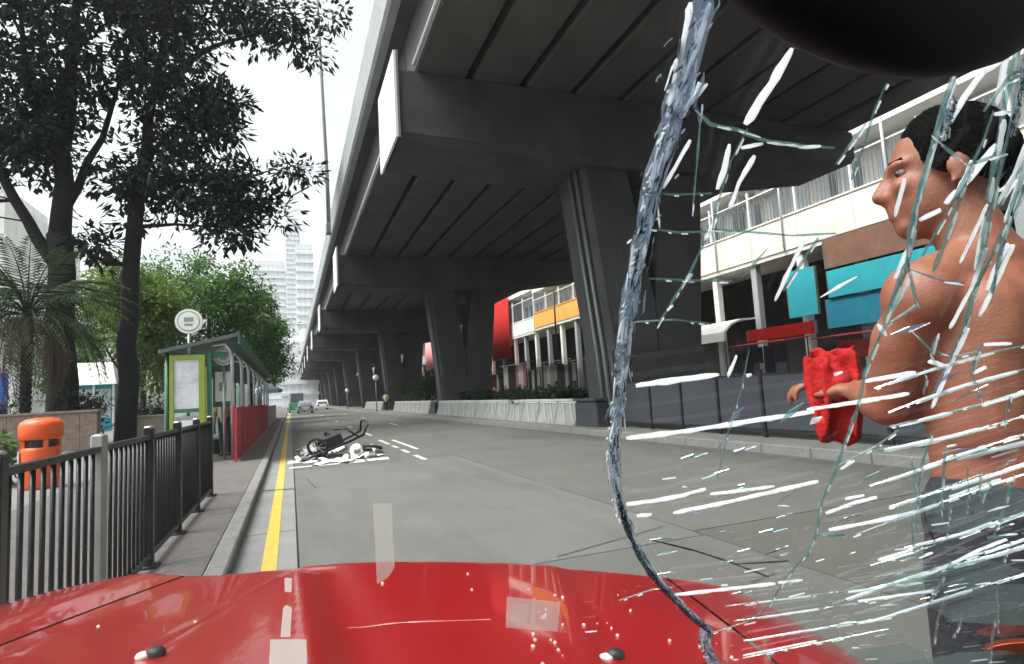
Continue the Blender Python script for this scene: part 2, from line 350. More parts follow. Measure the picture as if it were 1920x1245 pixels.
# ================================================================ FLYOVER
fly = thing('flyover', 'long grey concrete flyover on forked piers over the road', 'flyover', (9.75, 14.8, 0.13))
PY = [-5.0, 14.8, 34.2, 54.8, 75.0, 95.0, 115.0, 135.0, 155.0, 175.0]
ZS = 9.3                                     # underside of the girders
GX0, GW, NG = 2.98, 1.50, 10
def girder_mesh(L):
    w = GW-0.19
    return shared(MB().prism([(0.05,0),(w-0.05,0),(w,0.06),(w,1.45),(0,1.45),(0,0.06)], 'y', 0, L), 'girder', 'girder')
gm = {}
ends = [-32.0]+PY+[195.0]
for j in range(len(ends)-1):
    L = round(ends[j+1]-ends[j]-0.08, 2)
    if L not in gm: gm[L] = girder_mesh(L)
    for k in range(NG): inst(gm[L], 'girder', fly, (GX0+k*GW+0.07, ends[j]+0.04, ZS+0.003*k))
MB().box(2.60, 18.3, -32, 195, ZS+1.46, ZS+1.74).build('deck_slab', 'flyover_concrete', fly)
pp = shared(MB().prism([(0,-0.12),(0.08,-0.22),(0.30,-0.22),(0.30,1.28),(0.06,1.28),(0,1.22)], 'y', 0.012, 5.988), 'parapet_panel', 'parapet')
for j in range(37): inst(pp, 'parapet_panel', fly, (2.36, -30+6*j, ZS+1.64+rnd.uniform(-0.006,0.006)))
pr = shared(MB().prism([(0,-0.1),(0.26,-0.1),(0.26,1.28),(0,1.28)], 'y', 0.012, 17.988), 'parapet_panel', 'parapet')
for j in range(12): inst(pr, 'parapet_panel', fly, (18.05, -30+18*j, ZS+1.6))
tp = shared(MB().box(-0.03,0.03,-0.03,0.03,0,0.16), 'parapet_stud', 'white_metal')
for j in range(70): inst(tp, 'parapet_stud', fly, (2.5, -20+2.0*j, ZS+2.9))
for j in range(len(ends)-1):                 # white tube along the edge girder of every span
    a, b = ends[j]+1.5, ends[j+1]-1.4
    MB().tube([(GX0-0.015,a,ZS+0.03),(GX0-0.015,b,ZS+0.03)], 0.05, 8).build('edge_tube', 'white_metal', fly, True)
def pier(y, full=True):
    d0, d1 = y-1.15, y+1.35
    # cantilevered crosshead: tapered underside, chamfered lower edges
    pts = [(2.62,ZS-0.02),(2.62,7.55),(7.5,7.35),(12.0,7.40),(17.9,8.25),(17.9,ZS-0.02)]
    mb = MB(); n = len(pts); ins = 0.16
    lay = []
    for yy, ch in ((d0,0.0),(d0,0.0)): pass
    low = [(2.62,7.55),(7.5,7.35),(12.0,7.40),(17.9,8.25)]
    prof = []
    for x, z in low: prof.append([(x,d0,ZS-0.02),(x,d0,z+ins),(x,d0+ins,z),(x,d1-ins,z),(x,d1,z+ins),(x,d1,ZS-0.02)])
    vs = [p for r in prof for p in r]; fs = []
    for i in range(3):
        for k in range(6): fs.append((i*6+k, i*6+(k+1)%6, (i+1)*6+(k+1)%6, (i+1)*6+k))
    fs += [tuple(range(5,-1,-1)), tuple(range(18,24))]
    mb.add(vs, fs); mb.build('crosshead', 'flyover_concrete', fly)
    # forked pier: two raking legs that meet in one shaft
    c, a, b = 9.78, y-0.78, y+0.85
    def leg(sg):
        q = [(c+sg*2.08,7.42),(c+sg*0.62,7.42),(c+sg*0.02,3.55),(c+sg*0.02,2.2),(c+sg*1.56,2.2)]
        cf = 0.14; m2 = MB()
        o = [(x,z) for x,z in q]
        ring = []
        for (x,z) in o:
            outer = abs(x-c) > 1.2
            ring.append((x,z,outer))
        vs = []
        for x,z,ou in ring: vs.append((x-(sg*cf if ou else 0), a, z))
        for x,z,ou in ring: vs.append((x, a+cf, z))
        for x,z,ou in ring: vs.append((x, b-cf, z))
        for x,z,ou in ring: vs.append((x-(sg*cf if ou else 0), b, z))
        n = 5; fs = [tuple(range(n)), tuple(range(4*n-1,3*n-1,-1))]
        for r in range(3):
            for i in range(n): fs.append((r*n+i, r*n+(i+1)%n, (r+1)*n+(i+1)%n, (r+1)*n+i))
        m2.add(vs, fs); return m2
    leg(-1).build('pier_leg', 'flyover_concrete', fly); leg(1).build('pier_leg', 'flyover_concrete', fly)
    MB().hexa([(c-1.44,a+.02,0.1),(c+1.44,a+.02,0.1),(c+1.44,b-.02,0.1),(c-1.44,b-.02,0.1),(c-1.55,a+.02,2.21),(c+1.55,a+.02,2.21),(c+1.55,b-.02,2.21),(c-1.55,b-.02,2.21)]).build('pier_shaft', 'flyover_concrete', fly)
    # white cover plate on the end of the crosshead, with a folded rim
    pl = MB().box(2.50,2.56, d0-0.05,d1+0.05, 7.55,9.75).build('cover_plate', 'white_metal', fly)
    MB().box(2.565,2.615, d0-0.06,d0+0.02, 7.54,9.76).build('plate_rim', 'grey_metal', pl)
    # drain pipes down the outer leg
    for off in (0.25, 0.62):
        MB().tube([(c-2.16,a+off,7.4),(c-1.66,a+off,2.2),(c-1.52,a+off,0.13)], 0.055, 8).build('down_pipe', 'grey_metal', fly, True)
for y in PY[1:]: pier(y)
pier(PY[0])
# lamp mast fixed to the outside of the parapet
lm = thing('lamp_mast', 'tall thin grey lamp mast clamped to the flyover parapet', 'lamp post', (2.28,34.7,11.0))
MB().tube([(2.28,34.7,10.9),(2.24,34.7,14.5),(2.10,34.7,20.0),(1.95,34.7,26.0),(1.9,34.9,27.5)], [0.13,0.11,0.09,0.07,0.06], 10).build('pole', 'grey_metal', lm, True)
MB().cbox(2.10,2.42,34.4,35.0,10.9,11.5,0.04).build('clamp', 'grey_metal', lm)
MB().tube([(1.9,34.9,27.4),(1.2,35.0,27.9),(0.2,35.0,28.0)], 0.05, 8).build('arm', 'grey_metal', lm, True)
MB().cbox(-0.6,0.25,34.85,35.15,27.9,28.08,0.04).build('lamp_head', 'grey_metal', lm)

# ================================================================ MEDIAN PLANTERS, FENCE, LAMPS
def planter(y0, n, label, w=1.5):
    t = thing('median_planter', label, 'planter', (8.3, y0, 0.13), 'planters along the median')
    L = n*w
    MB().box(8.42, 12.2, y0+0.1, y0+L-0.1, 0.12, 0.70).build('soil_box', 'dark_wall', t)
    for k in range(n):
        a, b = y0+k*w+0.025, y0+(k+1)*w-0.025
        p = MB().hexa([(7.95,a,0.12),(8.40,a,0.12),(8.40,b,0.12),(7.95,b,0.12),(8.16,a,0.84),(8.40,a,0.84),(8.40,b,0.84),(8.16,b,0.84)]).build('sloped_panel', 'planter_panel', t)
        s = 0.008
        def pt(yy, f): return (7.95+0.21*f-0.012, yy, 0.12+0.72*f)
        # raised ribs: a slanted moulded leaf on each panel
        for (ya,fa),(yb,fb),h in [((a+.06,.08),(a+.55,.92),.05),((a+.62,.10),(a+1.05,.90),.05),((a+.08,.95),(b-.06,.95),.05)]:
            A, B = Vector(pt(ya,fa)), Vector(pt(yb,fb)); d = (B-A).normalized(); nn = Vector((-0.95,0,0.32)); sd_ = d.cross(nn)*h*0.5
            MB().hexa([A-sd_-nn*-0.02, B-sd_-nn*-0.02, B+sd_-nn*-0.02, A+sd_-nn*-0.02, A-sd_+nn*0.012, B-sd_+nn*0.012, B+sd_+nn*0.012, A+sd_+nn*0.012]).build('moulded_rib', 'planter_rim', p)
    MB().cbox(8.12,8.46, y0+0.01, y0+L-0.01, 0.842, 0.91, 0.012).build('rim', 'planter_rim', t)
    return t
planter(16.0, 12, 'pale concrete planter of sloped ribbed panels beside the second forked pier')
planter(36.2, 9, 'pale concrete planter of sloped panels behind the second forked pier')
planter(56.5, 9, 'pale concrete planter of sloped panels beyond the third forked pier')
eb = thing('planter_end_block', 'dark concrete block closing the near end of the planters', 'block', (8.35,15.1,0.13))
MB().cbox(7.9,9.0,14.55,15.85,0.12,0.86,0.05).build('body', 'dark_wall', eb); MB().cbox(7.86,9.04,14.5,15.9,0.862,0.93,0.02).build('cap', 'dark_wall', eb)
def leaf_cloud(name, m, parent, clumps, per, rad, L, Wd, seed, droop=0.3, kind=None, squash=0.75):
    r = random.Random(seed); V, F = [], []
    for (cx,cy,cz,cr) in clumps:
        for _ in range(per):
            while True:
                p = Vector((r.uniform(-1,1),r.uniform(-1,1),r.uniform(-1,1)))
                if p.length < 1: break
            c = Vector((cx+p.x*rad*cr, cy+p.y*rad*cr, cz+p.z*rad*cr*squash))
            d = (p+Vector((r.uniform(-.6,.6),r.uniform(-.6,.6),r.uniform(-.5,.5)-droop))).normalized()
            s = d.cross(Vector((r.uniform(-.5,.5),r.uniform(-.5,.5),1))).normalized()
            l, w = L*r.uniform(.6,1.25), Wd*r.uniform(.7,1.2)
            n = d.cross(s)*w*0.18
            o = len(V); V += [tuple(c), tuple(c+d*l*.45+s*w*.5+n), tuple(c+d*l), tuple(c+d*l*.45-s*w*.5+n)]; F.append((o,o+1,o+2,o+3))
    mb = MB(); mb.v = V; mb.f = F
    return mb.build(name, m, parent, False, kind)
def shrub(x, y, z, w, h, label, m='leaf_shrub', group=None, seed=0, n=26, lf=(0.20,0.09)):
    r = random.Random(seed+100); t = thing('shrub', label, 'shrub', (x,y,z), group)
    mb = MB()
    for k in range(5): mb.tube([(x,y,z-0.02),(x+r.uniform(-.3,.3)*w,y+r.uniform(-.3,.3)*w,z+h*.4),(x+r.uniform(-.5,.5)*w,y+r.uniform(-.5,.5)*w,z+h*.85)], [.03,.02,.006], 5)
    mb.build('stem', 'bark', t)
    cl = [(x+r.uniform(-.5,.5)*w, y+r.uniform(-.5,.5)*w, z+h*r.uniform(.25,.95), r.uniform(.7,1.2)) for _ in range(n)]
    leaf_cloud('foliage', m, t, cl, 48, min(w,h)*0.30, lf[0], lf[1], seed)
    return t
for i, (x,y,w,h) in enumerate([(9.2,19.0,1.4,.55),(9.0,21.5,1.6,.5),(9.1,24.2,1.5,.6),(9.0,27.0,1.6,.5),(9.2,30.0,1.5,.6)]):
    shrub(x,y,0.70,w,h,'low dark shrub in the planter beside the second forked pier', group='low shrubs in the near planter', seed=i)
for i, (x,y,w,h) in enumerate([(9.0,39.5,2.0,2.0),(9.3,42.8,2.2,2.3),(9.0,46.0,2.0,1.8)]):
    shrub(x,y,0.70,w,h,'tall dark bush in the planter behind the second forked pier', group='tall bushes in the far planter', seed=20+i, n=34)
fe = thing('median_fence', 'dark metal fence with solid panels on the median below the balconies', 'fence', (8.4,9.0,0.13))
for k in range(10):
    y = 2.6+k*1.25
    MB().box(8.37,8.43,y-0.03,y+0.03,0.1,1.42).build('post', 'dark_metal', fe)
    if k < 9:
        MB().box(8.392,8.408,y+0.05,y+1.2,0.30,1.30).build('infill_panel', 'dark_wall', fe)
        for z in (0.28,1.32): MB().box(8.385,8.415,y+0.03,y+1.22,z-0.02,z+0.02).build('rail', 'dark_metal', fe)
def globe(x,y,h,r,label):
    t = thing('globe_lamp', label, 'lamp', (x,y,0.13))
    MB().tube([(x,y,0.1),(x,y,h-r*0.9)], 0.045, 8).build('pole', 'grey_metal', t, True)
    MB().ball((x,y,h), r, 14, 10).build('globe', 'lamp_glass', t, True)
    MB().tube([(x,y,0.1),(x,y,0.3)], 0.1, 8).build('base', 'grey_metal', t)
globe(7.0,52.4,3.05,0.26,'white globe lamp on a tall thin pole by the third pier')
globe(6.6,76.0,2.4,0.26,'white globe lamp on a short pole far down the median')

# ================================================================ BUILDINGS ON THE RIGHT
FX = 24.0
def block(label, y0, y1, wall, band, zb, top, bays, glass='window_pale', rail=True, seed=0):
    """arcaded shop house: recessed ground floor, balcony band with railing, upper floors with windows"""
    r = random.Random(seed)
    t = thing('shop_house', label, 'building', (FX+3, (y0+y1)/2, 0.13))
    z0, z1, z2 = zb
    MB().box(FX+1.5, FX+11, y0, y1, z1-0.1, top).build('wall', wall, t)
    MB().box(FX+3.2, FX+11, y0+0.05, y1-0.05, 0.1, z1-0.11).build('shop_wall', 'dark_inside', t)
    MB().box(FX+0.02, FX+3.4, y0+0.01, y1-0.01, z0-0.22, z0-0.003).build('balcony_soffit', 'cream_wall' if wall != 'grey_wall' else 'grey_wall', t)
    bw = (y1-y0)/bays
    for k in range(bays):
        a, b = y0+k*bw, y0+(k+1)*bw
        MB().box(FX, FX+0.16, a+0.01, b-0.01, z0, z1).build('parapet', band, t)
        MB().box(FX-0.05, FX+0.2, a, b-0.02, z1+0.002, z1+0.09).build('coping', band, t)
        MB().box(FX-0.03, FX-0.002, a+0.02, b-0.02, z0+0.02, z0+0.14).build('drip_mould', band, t)
        if rail:
            for q in range(int(bw/0.22)):
                yy = a+0.1+q*0.22
                MB().box(FX+0.06, FX+0.09, yy-0.014, yy+0.014, z1+0.08, z2-0.04).build('baluster', 'grey_metal', t)
            MB().box(FX+0.04, FX+0.12, a, b, z2-0.045, z2+0.02).build('hand_rail', 'white_metal', t)
            MB().box(FX+0.02, FX+0.14, a-0.05, a+0.05, z1+0.08, z2+0.35).build('rail_post', 'white_metal', t)
        # windows behind the balcony, and on the floors above
        zz = z1+0.15
        while zz+1.9 < top:
            for off in ((0.12,0.46),(0.54,0.88)):
                f = MB().box(FX+1.42, FX+1.498, a+bw*off[0], a+bw*off[1], zz, zz+1.75).build('window', 'white_metal', t)
                ym = (a+bw*off[0]+a+bw*off[1])/2
                for ya, yb in ((a+bw*off[0]+0.06, ym-0.03), (ym+0.03, a+bw*off[1]-0.06)):
                    MB().box(FX+1.40, FX+1.417, ya, yb, zz+0.07, zz+1.68).build('pane', r.choice([glass,glass,'window_dark']), f)
            zz += 3.2
        MB().cbox(FX+0.15, FX+0.55, a+0.0, a+0.4, 0.1, z0-0.221, 0.03).build('column', 'grey_wall' if k % 2 else wall, t)
    zf = z2+0.75
    while zf < top:
        MB().box(FX-0.08, FX+1.52, y0-0.02, y1+0.02, zf, zf+0.34).build('floor_beam', 'white_wall' if band != 'orange_wall' else 'cream_wall', t); zf += 3.2
    return t
bW = block('white shop house with a railed cream balcony above turquoise shop boards', 9.1, 37.8, 'white_wall', 'cream_wall', (7.6,9.35,11.1), 20.0, 9, seed=1)
bO = block('shop house with a bright orange balcony band past the second pier', 43.9, 56.2, 'white_wall', 'orange_wall', (7.5,9.05,10.5), 17.0, 4, seed=2)
bC = block('narrow white shop house between orange balcony and red banner', 56.3, 62.4, 'white_wall', 'white_wall', (7.3,8.75,10.9), 16.0, 2, seed=3)
bR = block('pink shop house behind the tall red banner', 62.5, 79.2, 'pink_wall', 'pink_wall', (7.3,8.75,10.9), 19.0, 4, seed=4)
bP = block('grey shop house far along the row behind pink banners', 79.3, 120.0, 'grey_wall', 'grey_wall', (7.3,8.75,10.9), 21.0, 6, rail=False, seed=5)
bQ = block('grey shop house hung with red beyond the pink banners', 120.1, 190.0, 'grey_wall', 'grey_wall', (7.3,8.75,10.9), 24.0, 6, rail=False, seed=6)
# pipes and air conditioners on the white house
for y, z0, z1 in ((27.8,7.6,15.0),(22.7,7.6,15.0),(16.9,7.6,15.0)): MB().tube([(FX-0.06,y,z0),(FX-0.06,y,z1)], 0.06, 8).build('rain_pipe', 'white_metal', bW, True)
for y, z in ((26.9,11.7),(24.7,11.7),(20.9,11.7),(34.8,11.7)):
    a = MB().cbox(FX+0.75,FX+1.41,y-0.45,y+0.45,z-0.28,z+0.28,0.03).build('air_conditioner', 'sign_white', bW)
    MB().tube([(FX+0.745,y-0.1,z),(FX+0.70,y-0.1,z)], 0.2, 14).build('fan', 'grey_metal', a)
MB().tube([(FX-0.07,50.9,10.7),(FX-0.07,50.9,4.8)], 0.07, 8).build('rain_pipe', 'dark_metal', bO, True)
def board(name, label, cat, m, y0, y1, z0, z1, x=FX-0.45, d=0.12, frame='grey_metal', tilt=0.0):
    t = thing(name, label, cat, (x, (y0+y1)/2, z0))
    MB().hexa([(x,y0,z0),(x+d,y0,z0),(x+d,y1,z0),(x,y1,z0),(x+tilt,y0,z1),(x+d+tilt,y0,z1),(x+d+tilt,y1,z1),(x+tilt,y1,z1)]).build('face', m, t)
    for a, b in ((y0-0.04,y0),(y1,y1+0.04)):
        MB().hexa([(x-.02,a,z0),(x+d,a,z0),(x+d,b,z0),(x-.02,b,z0),(x-.02+tilt,a,z1),(x+d+tilt,a,z1),(x+d+tilt,b,z1),(x-.02+tilt,b,z1)]).build('frame_side', frame, t)
    for k in (0.2,0.8):
        yy = y0+(y1-y0)*k; MB().tube([(x+d,yy,z1-0.1),(FX+0.2,yy,z1+0.1)], 0.03, 6).build('bracket', 'dark_metal', t)
    return t
board('shop_board', 'bright turquoise shop board on the white shop house, next to the white awning', 'sign board', 'turquoise', 20.6, 22.3, 4.05, 6.35, FX-0.6)
board('shop_board', 'long turquoise shop board on the white shop house under the brown fascia', 'sign board', 'turquoise', 13.4, 20.0, 4.7, 5.95, FX-0.5)
board('shop_board', 'dark blue-green shop board hung below the long turquoise board', 'sign board', 'deep_turquoise', 14.4, 20.3, 3.3, 4.65, FX-0.4)
board('shop_fascia', 'brown red fascia panel above the long turquoise board', 'fascia', 'brown_wall', 13.2, 20.2, 6.1, 7.5, FX-0.3)
board('shop_fascia', 'long thin red shop fascia beside the white awning', 'fascia', 'red_cloth', 20.8, 25.2, 3.15, 3.75, FX-0.7)
aw = thing('shop_awning', 'curved white awning over a dark stall under the white shop house', 'awning', (FX-1, 27.0, 3.3))
prof = [(FX-2.2,3.25),(FX-2.1,3.75),(FX-1.6,4.2),(FX-0.9,4.46),(FX+0.14,4.52),(FX+0.14,4.43),(FX-0.9,4.37),(FX-1.55,4.1),(FX-2.0,3.7),(FX-2.1,3.25)]
for k in range(6): MB().prism(prof, 'y', 25.4+k*0.62, 25.4+k*0.62+0.612).build('awning_strip', 'white_cloth', aw)
for y in (25.45,29.05): MB().tube([(FX-2.05,y,3.3),(FX-2.05,y,0.12)], 0.03, 6).build('awning_pole', 'dark_metal', aw)
# stalls in front of the arcade: frame, counter, hanging goods
def stall(y0, w, label, cols, x=22.4, h=3.0, seed=0):
    r = random.Random(seed); t = thing('market_stall', label, 'stall', (x+0.7, y0+w/2, 0.13))
    for xx in (x,x+1.3):
        for yy in (y0+.05,y0+w-.05): MB().tube([(xx,yy,0.12),(xx,yy,h)], 0.03, 6).build('post', 'dark_metal', t)
    MB().hexa([(x-.35,y0,h-.18),(x+1.4,y0,h),(x+1.4,y0+w,h),(x-.35,y0+w,h-.18),(x-.35,y0,h-.14),(x+1.4,y0,h+.04),(x+1.4,y0+w,h+.04),(x-.35,y0+w,h-.14)]).build('canopy', cols[0], t)
    MB().box(x+.05,x+1.25,y0+.1,y0+w-.1,0.12,0.95).build('counter', cols[1], t)
    n = max(2,int(w/0.7))
    for k in range(n):
        a = y0+0.1+k*(w-0.2)/n; zt = h-0.25-r.uniform(0,.25); zl = r.uniform(1.1,1.9)
        MB().box(x-0.02,x+0.02,a+0.03,a+(w-0.2)/n-0.05,zl,zt).build('hanging_goods', r.choice(cols[2]), t)
    return t
SC = ['cream_board','white_cloth','red_cloth','green_cloth','grey_board','pink_cloth','dark_cloth']
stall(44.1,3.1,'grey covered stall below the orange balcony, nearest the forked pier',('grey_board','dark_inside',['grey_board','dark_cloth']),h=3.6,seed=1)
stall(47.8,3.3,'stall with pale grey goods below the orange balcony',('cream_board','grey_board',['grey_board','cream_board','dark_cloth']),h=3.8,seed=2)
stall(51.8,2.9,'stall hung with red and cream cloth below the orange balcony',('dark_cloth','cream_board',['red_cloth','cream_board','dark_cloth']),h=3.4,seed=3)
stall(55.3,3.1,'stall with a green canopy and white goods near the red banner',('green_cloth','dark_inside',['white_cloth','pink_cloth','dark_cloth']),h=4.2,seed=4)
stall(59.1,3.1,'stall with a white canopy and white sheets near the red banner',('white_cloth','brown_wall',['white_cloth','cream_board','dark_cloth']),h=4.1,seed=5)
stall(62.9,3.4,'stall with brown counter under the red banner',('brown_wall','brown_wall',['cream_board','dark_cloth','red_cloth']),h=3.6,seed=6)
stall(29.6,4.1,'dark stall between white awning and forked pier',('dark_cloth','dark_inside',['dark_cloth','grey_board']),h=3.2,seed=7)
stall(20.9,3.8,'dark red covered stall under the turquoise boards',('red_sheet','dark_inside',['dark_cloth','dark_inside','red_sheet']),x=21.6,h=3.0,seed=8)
stall(15.1,4.1,'red covered stall with dark goods beyond the shirtless man',('red_sheet','red_sheet',['red_sheet','dark_cloth']),x=21.6,h=2.9,seed=9)
def banner(label, y0, y1, z0, z1, m, trim=None):
    t = thing('banner', label, 'banner', (FX-0.3,(y0+y1)/2,z0))
    pts = 9; vs = []; fs = []
    for i in range(pts):
        y = y0+(y1-y0)*i/(pts-1); x = FX-0.35+0.05*math.sin(i*1.7)
        vs += [(x,y,z0),(x,y,z1),(x+0.02,y,z0),(x+0.02,y,z1)]
    for i in range(pts-1):
        a, b = i*4, i*4+4; fs += [(a,b,b+1,a+1),(a+2,a+3,b+3,b+2),(a+1,b+1,b+3,a+3),(a,a+2,b+2,b)]
    fs += [(0,1,3,2),((pts-1)*4,(pts-1)*4+2,(pts-1)*4+3,(pts-1)*4+1)]
    MB().add(vs,fs).build('cloth', m, t, True)
    for z in (z0,z1): MB().tube([(FX-0.34,y0-0.1,z),(FX-0.34,y1+0.1,z)], 0.04, 6).build('batten', 'dark_metal', t)
    for y in (y0+.2,y1-.2): MB().tube([(FX-0.34,y,z1),(FX+0.1,y,z1)], 0.03, 6).build('bracket', 'dark_metal', t)
    return t
banner('tall plain red banner hanging beside the forked pier', 62.7, 69.4, 5.0, 12.1, 'red_cloth')
banner('short red banner seen through the fork of the second pier', 73.2, 79.2, 6.5, 10.8, 'pink_cloth')
banner('pale pink banner hanging behind the down pipes of the second pier', 98.4, 108.0, 5.7, 11.3, 'pink_cloth')
banner('narrow white banner far behind the third pier', 121.2, 127.8, 5.3, 11.3, 'white_cloth')
banner('small red banner far along the row beyond the white one', 153.6, 160.8, 3.8, 8.9, 'red_cloth')
# the dark block that closes the street under the flyover, and pale towers beyond
de = thing('dark_building', 'dark blue-grey block closing the street beneath the far flyover', 'building', (10,205,0))
MB().box(3.2,30,200,214,-0.05,8.9).build('wall', 'dark_wall', de)
for k in range(6):
    for j in range(2): MB().box(5+k*4,7.4+k*4,199.93,199.99,2+j*3.2,3.9+j*3.2).build('window', 'window_dark', de)
def tower(label, x0, x1, y, d, h, m='pale_tower', nx=6, fl=3.4):
    t = thing('tower_block', label, 'building', ((x0+x1)/2, y+d/2, 0))
    MB().box(x0,x1,y,y+d,-0.05,h).build('wall', m, t)
    n = int(h/fl); bw = (x1-x0)/nx
    # one column of window recesses per bay, glass set behind projecting slabs
    for k in range(nx):
        MB().box(x0+bw*(k+.18), x0+bw*(k+.82), y-0.06, y-0.01, 4, h-2).build('window_column', 'tower_glass', t)
    mb = MB()
    for j in range(1,n): mb.box(x0-0.3,x1+0.3,y-0.45,y+d+0.3,j*fl,j*fl+0.9)
    mb.build('floor_slabs', m, t, kind='stuff')
    MB().box(x0+bw,x1-bw,y+2,y+d-2,h,h+4).build('roof_house', m, t)
    return t
tower('slender pale tower fading in the haze beside the flyover edge', 3.0, 9.0, 235, 12, 62, nx=3)
tower('broad pale tower half hidden by the green street trees', -14, -1.5, 300, 16, 70, nx=6)
tower('low pale block in the haze at the end of the street', -2.5, 8, 190, 14, 20, nx=5)
tower('very tall faint tower furthest away at the end of the street', -1, 8, 420, 16, 128, nx=4)
tower('pale office block behind the tall dark trees', -60, -29, 78, 25, 26, 'white_wall', nx=9)

# ================================================================ LEFT SIDE: WALLS, PAVILION, SHELTER, RAILING, BIN
pw = thing('planter_wall', 'long low brown tiled planter wall behind the orange bin', 'wall', (-10.5,24.1,0.116))
nx_ = 17; tw = 0.5
for k in range(nx_):
    for j in range(3):
        x = -14.7+k*tw
        MB().box(x+0.006,x+tw-0.006,23.97+rnd.uniform(-.004,.004),24.05,0.12+j*0.42,0.12+j*0.42+0.412).build('wall_tile', 'brick_tile', pw)
MB().box(-14.7,-6.2,24.05,24.4,0.11,1.38).build('core', 'brick_tile', pw)
MB().cbox(-14.75,-6.15,23.93,24.5,1.384,1.46,0.015).build('coping', 'brick_tile', pw)
bw_ = thing('garden_wall', 'short beige rendered wall between the planter wall and the shelter', 'wall', (-5,29,0.116))
MB().box(-6.6,-3.6,28.9,29.2,0.11,1.05).build('core', 'beige_wall', bw_); MB().cbox(-6.65,-3.55,28.85,29.25,1.052,1.12,0.01).build('coping', 'beige_wall', bw_)
for i,(x,w,h) in enumerate([(-6.0,1.5,1.5),(-4.9,1.4,1.3),(-3.9,1.4,1.6)]): shrub(x,30.4,0.116,w,h,'bushy shrub behind the short beige wall', group='shrubs behind the beige wall', seed=40+i)
for i,(x,y,w,h) in enumerate([(-11.8,26.0,1.6,1.6),(-10.2,26.6,1.5,1.7),(-7.3,26.4,1.3,1.6)]): shrub(x,y,0.116,w,h+0.3,'dark shrub growing behind the brown tiled wall', group='shrubs behind the tiled wall', seed=50+i)
shrub(-5.4,13.2,0.116,1.0,0.9,'small weedy shrub next to the orange bin','leaf_green',seed=60)
pv = thing('garden_pavilion', 'small pavilion with white roof and blue glass front behind the trees', 'pavilion', (-13,50,0.116))
MB().hexa([(-15.2,47.6,3.3),(-11.2,47.6,3.3),(-11.2,53,3.3),(-15.2,53,3.3),(-14.8,49,4.9),(-11.8,49,4.9),(-11.8,52,4.9),(-14.8,52,4.9)]).build('roof', 'white_wall', pv)
MB().box(-15,-11.4,48,52.8,0.11,3.3).build('wall', 'deep_turquoise', pv)
for x in (-14.9,-13.7,-12.6,-11.45): MB().box(x-.06,x+.06,47.85,47.97,0.11,3.3).build('post', 'sign_white', pv)
for x in (-14.3,-13.15,-12.05): MB().box(x-.45,x+.45,47.93,47.99,1.0,3.0).build('pane', 'window_pale', pv)
hb = thing('blue_hoarding', 'blue hoarding board with a white frame behind the palm', 'hoarding', (-17.5,46,0.116))
MB().box(-19.6,-16.6,46,46.1,0.4,4.2).build('board', 'blue_board', hb)
for x in (-19.7,-16.5): MB().box(x-.12,x+.12,45.94,46.14,0.11,4.5).build('post', 'sign_white', hb)
MB().box(-19.82,-16.38,45.94,46.14,4.5,4.62).build('top_rail', 'sign_white', hb)
MB().box(-18.6,-17.6,45.96,45.995,2.2,2.9).build('emblem', 'poster', hb)

# pedestrian railing
rl = thing('pedestrian_railing', 'dark steel pedestrian railing along the kerb pavement', 'railing', (-1.03,5.5,0.12))
RX = -1.03; PYR = [2.75,4.03,5.3,6.52,7.75,8.97]
bar = shared(MB().tube([(0,0,0.09),(0,0,0.98)], 0.0125, 6), 'bar', 'rail_metal', True)
pst = shared(MB().cbox(-0.034,0.034,-0.034,0.034,-0.02,1.05,0.006), 'post', 'rail_metal')
wide = shared(MB().cbox(-0.03,0.03,-0.055,0.055,-0.02,1.06,0.006), 'post', 'grey_board')
for i, y in enumerate(PYR):
    p = inst(wide if i in (1,) else pst, 'post', rl, (RX,y,0.12))
    MB().cbox(RX-0.07,RX+0.07,y-0.07,y+0.07,0.118,0.14,0.005).build('base_plate', 'rail_metal', p)
    MB().ball((RX,y,1.175), (0.036,0.036,0.012), 10, 6).build('cap', 'steel', p)
    if i < len(PYR)-1:
        L = PYR[i+1]-y; n = 11
        for k in range(1,n): inst(bar, 'bar', rl, (RX,y+L*k/n,0.12))
        for z in (0.21,1.10): MB().box(RX-0.022,RX+0.022,y+0.03,PYR[i+1]-0.03,z-0.016,z+0.016).build('rail', 'rail_metal', rl)
# orange bin
bn = thing('litter_bin', 'orange plastic litter bin with a rounded hood behind the railing', 'bin', (-3.95,12.2,0.116))
MB().tube([(-3.95,12.2,0.11),(-3.95,12.2,0.16),(-3.95,12.2,0.75),(-3.95,12.2,0.80)], [0.22,0.25,0.28,0.27], 20).build('body', 'bin_orange', bn, True)
hood = MB(); vs=[]; prof2 = [(0.29,0.93),(0.31,0.97),(0.31,1.16),(0.29,1.22),(0.22,1.27),(0.10,1.29),(0.001,1.292)]
hood.tube([(-3.95,12.2,z) for _,z in prof2], [r_ for r_,_ in prof2], 20); hood.build('hood', 'bin_orange', bn, True)
for a in (0.6,2.2,3.7,5.3): MB().box(-3.95+.24*math.cos(a)-.03,-3.95+.24*math.cos(a)+.03,12.2+.24*math.sin(a)-.03,12.2+.24*math.sin(a)+.03,0.78,0.95).build('hood_strut', 'bin_orange', bn)
MB().box(-4.21,-4.19,12.02,12.3,0.35,0.75).build('notice', 'sign_white', bn)
MB().tube([(-3.95,12.2,0.79),(-3.95,12.2,0.92)], 0.2, 14).build('ash_tray', 'dark_metal', bn)

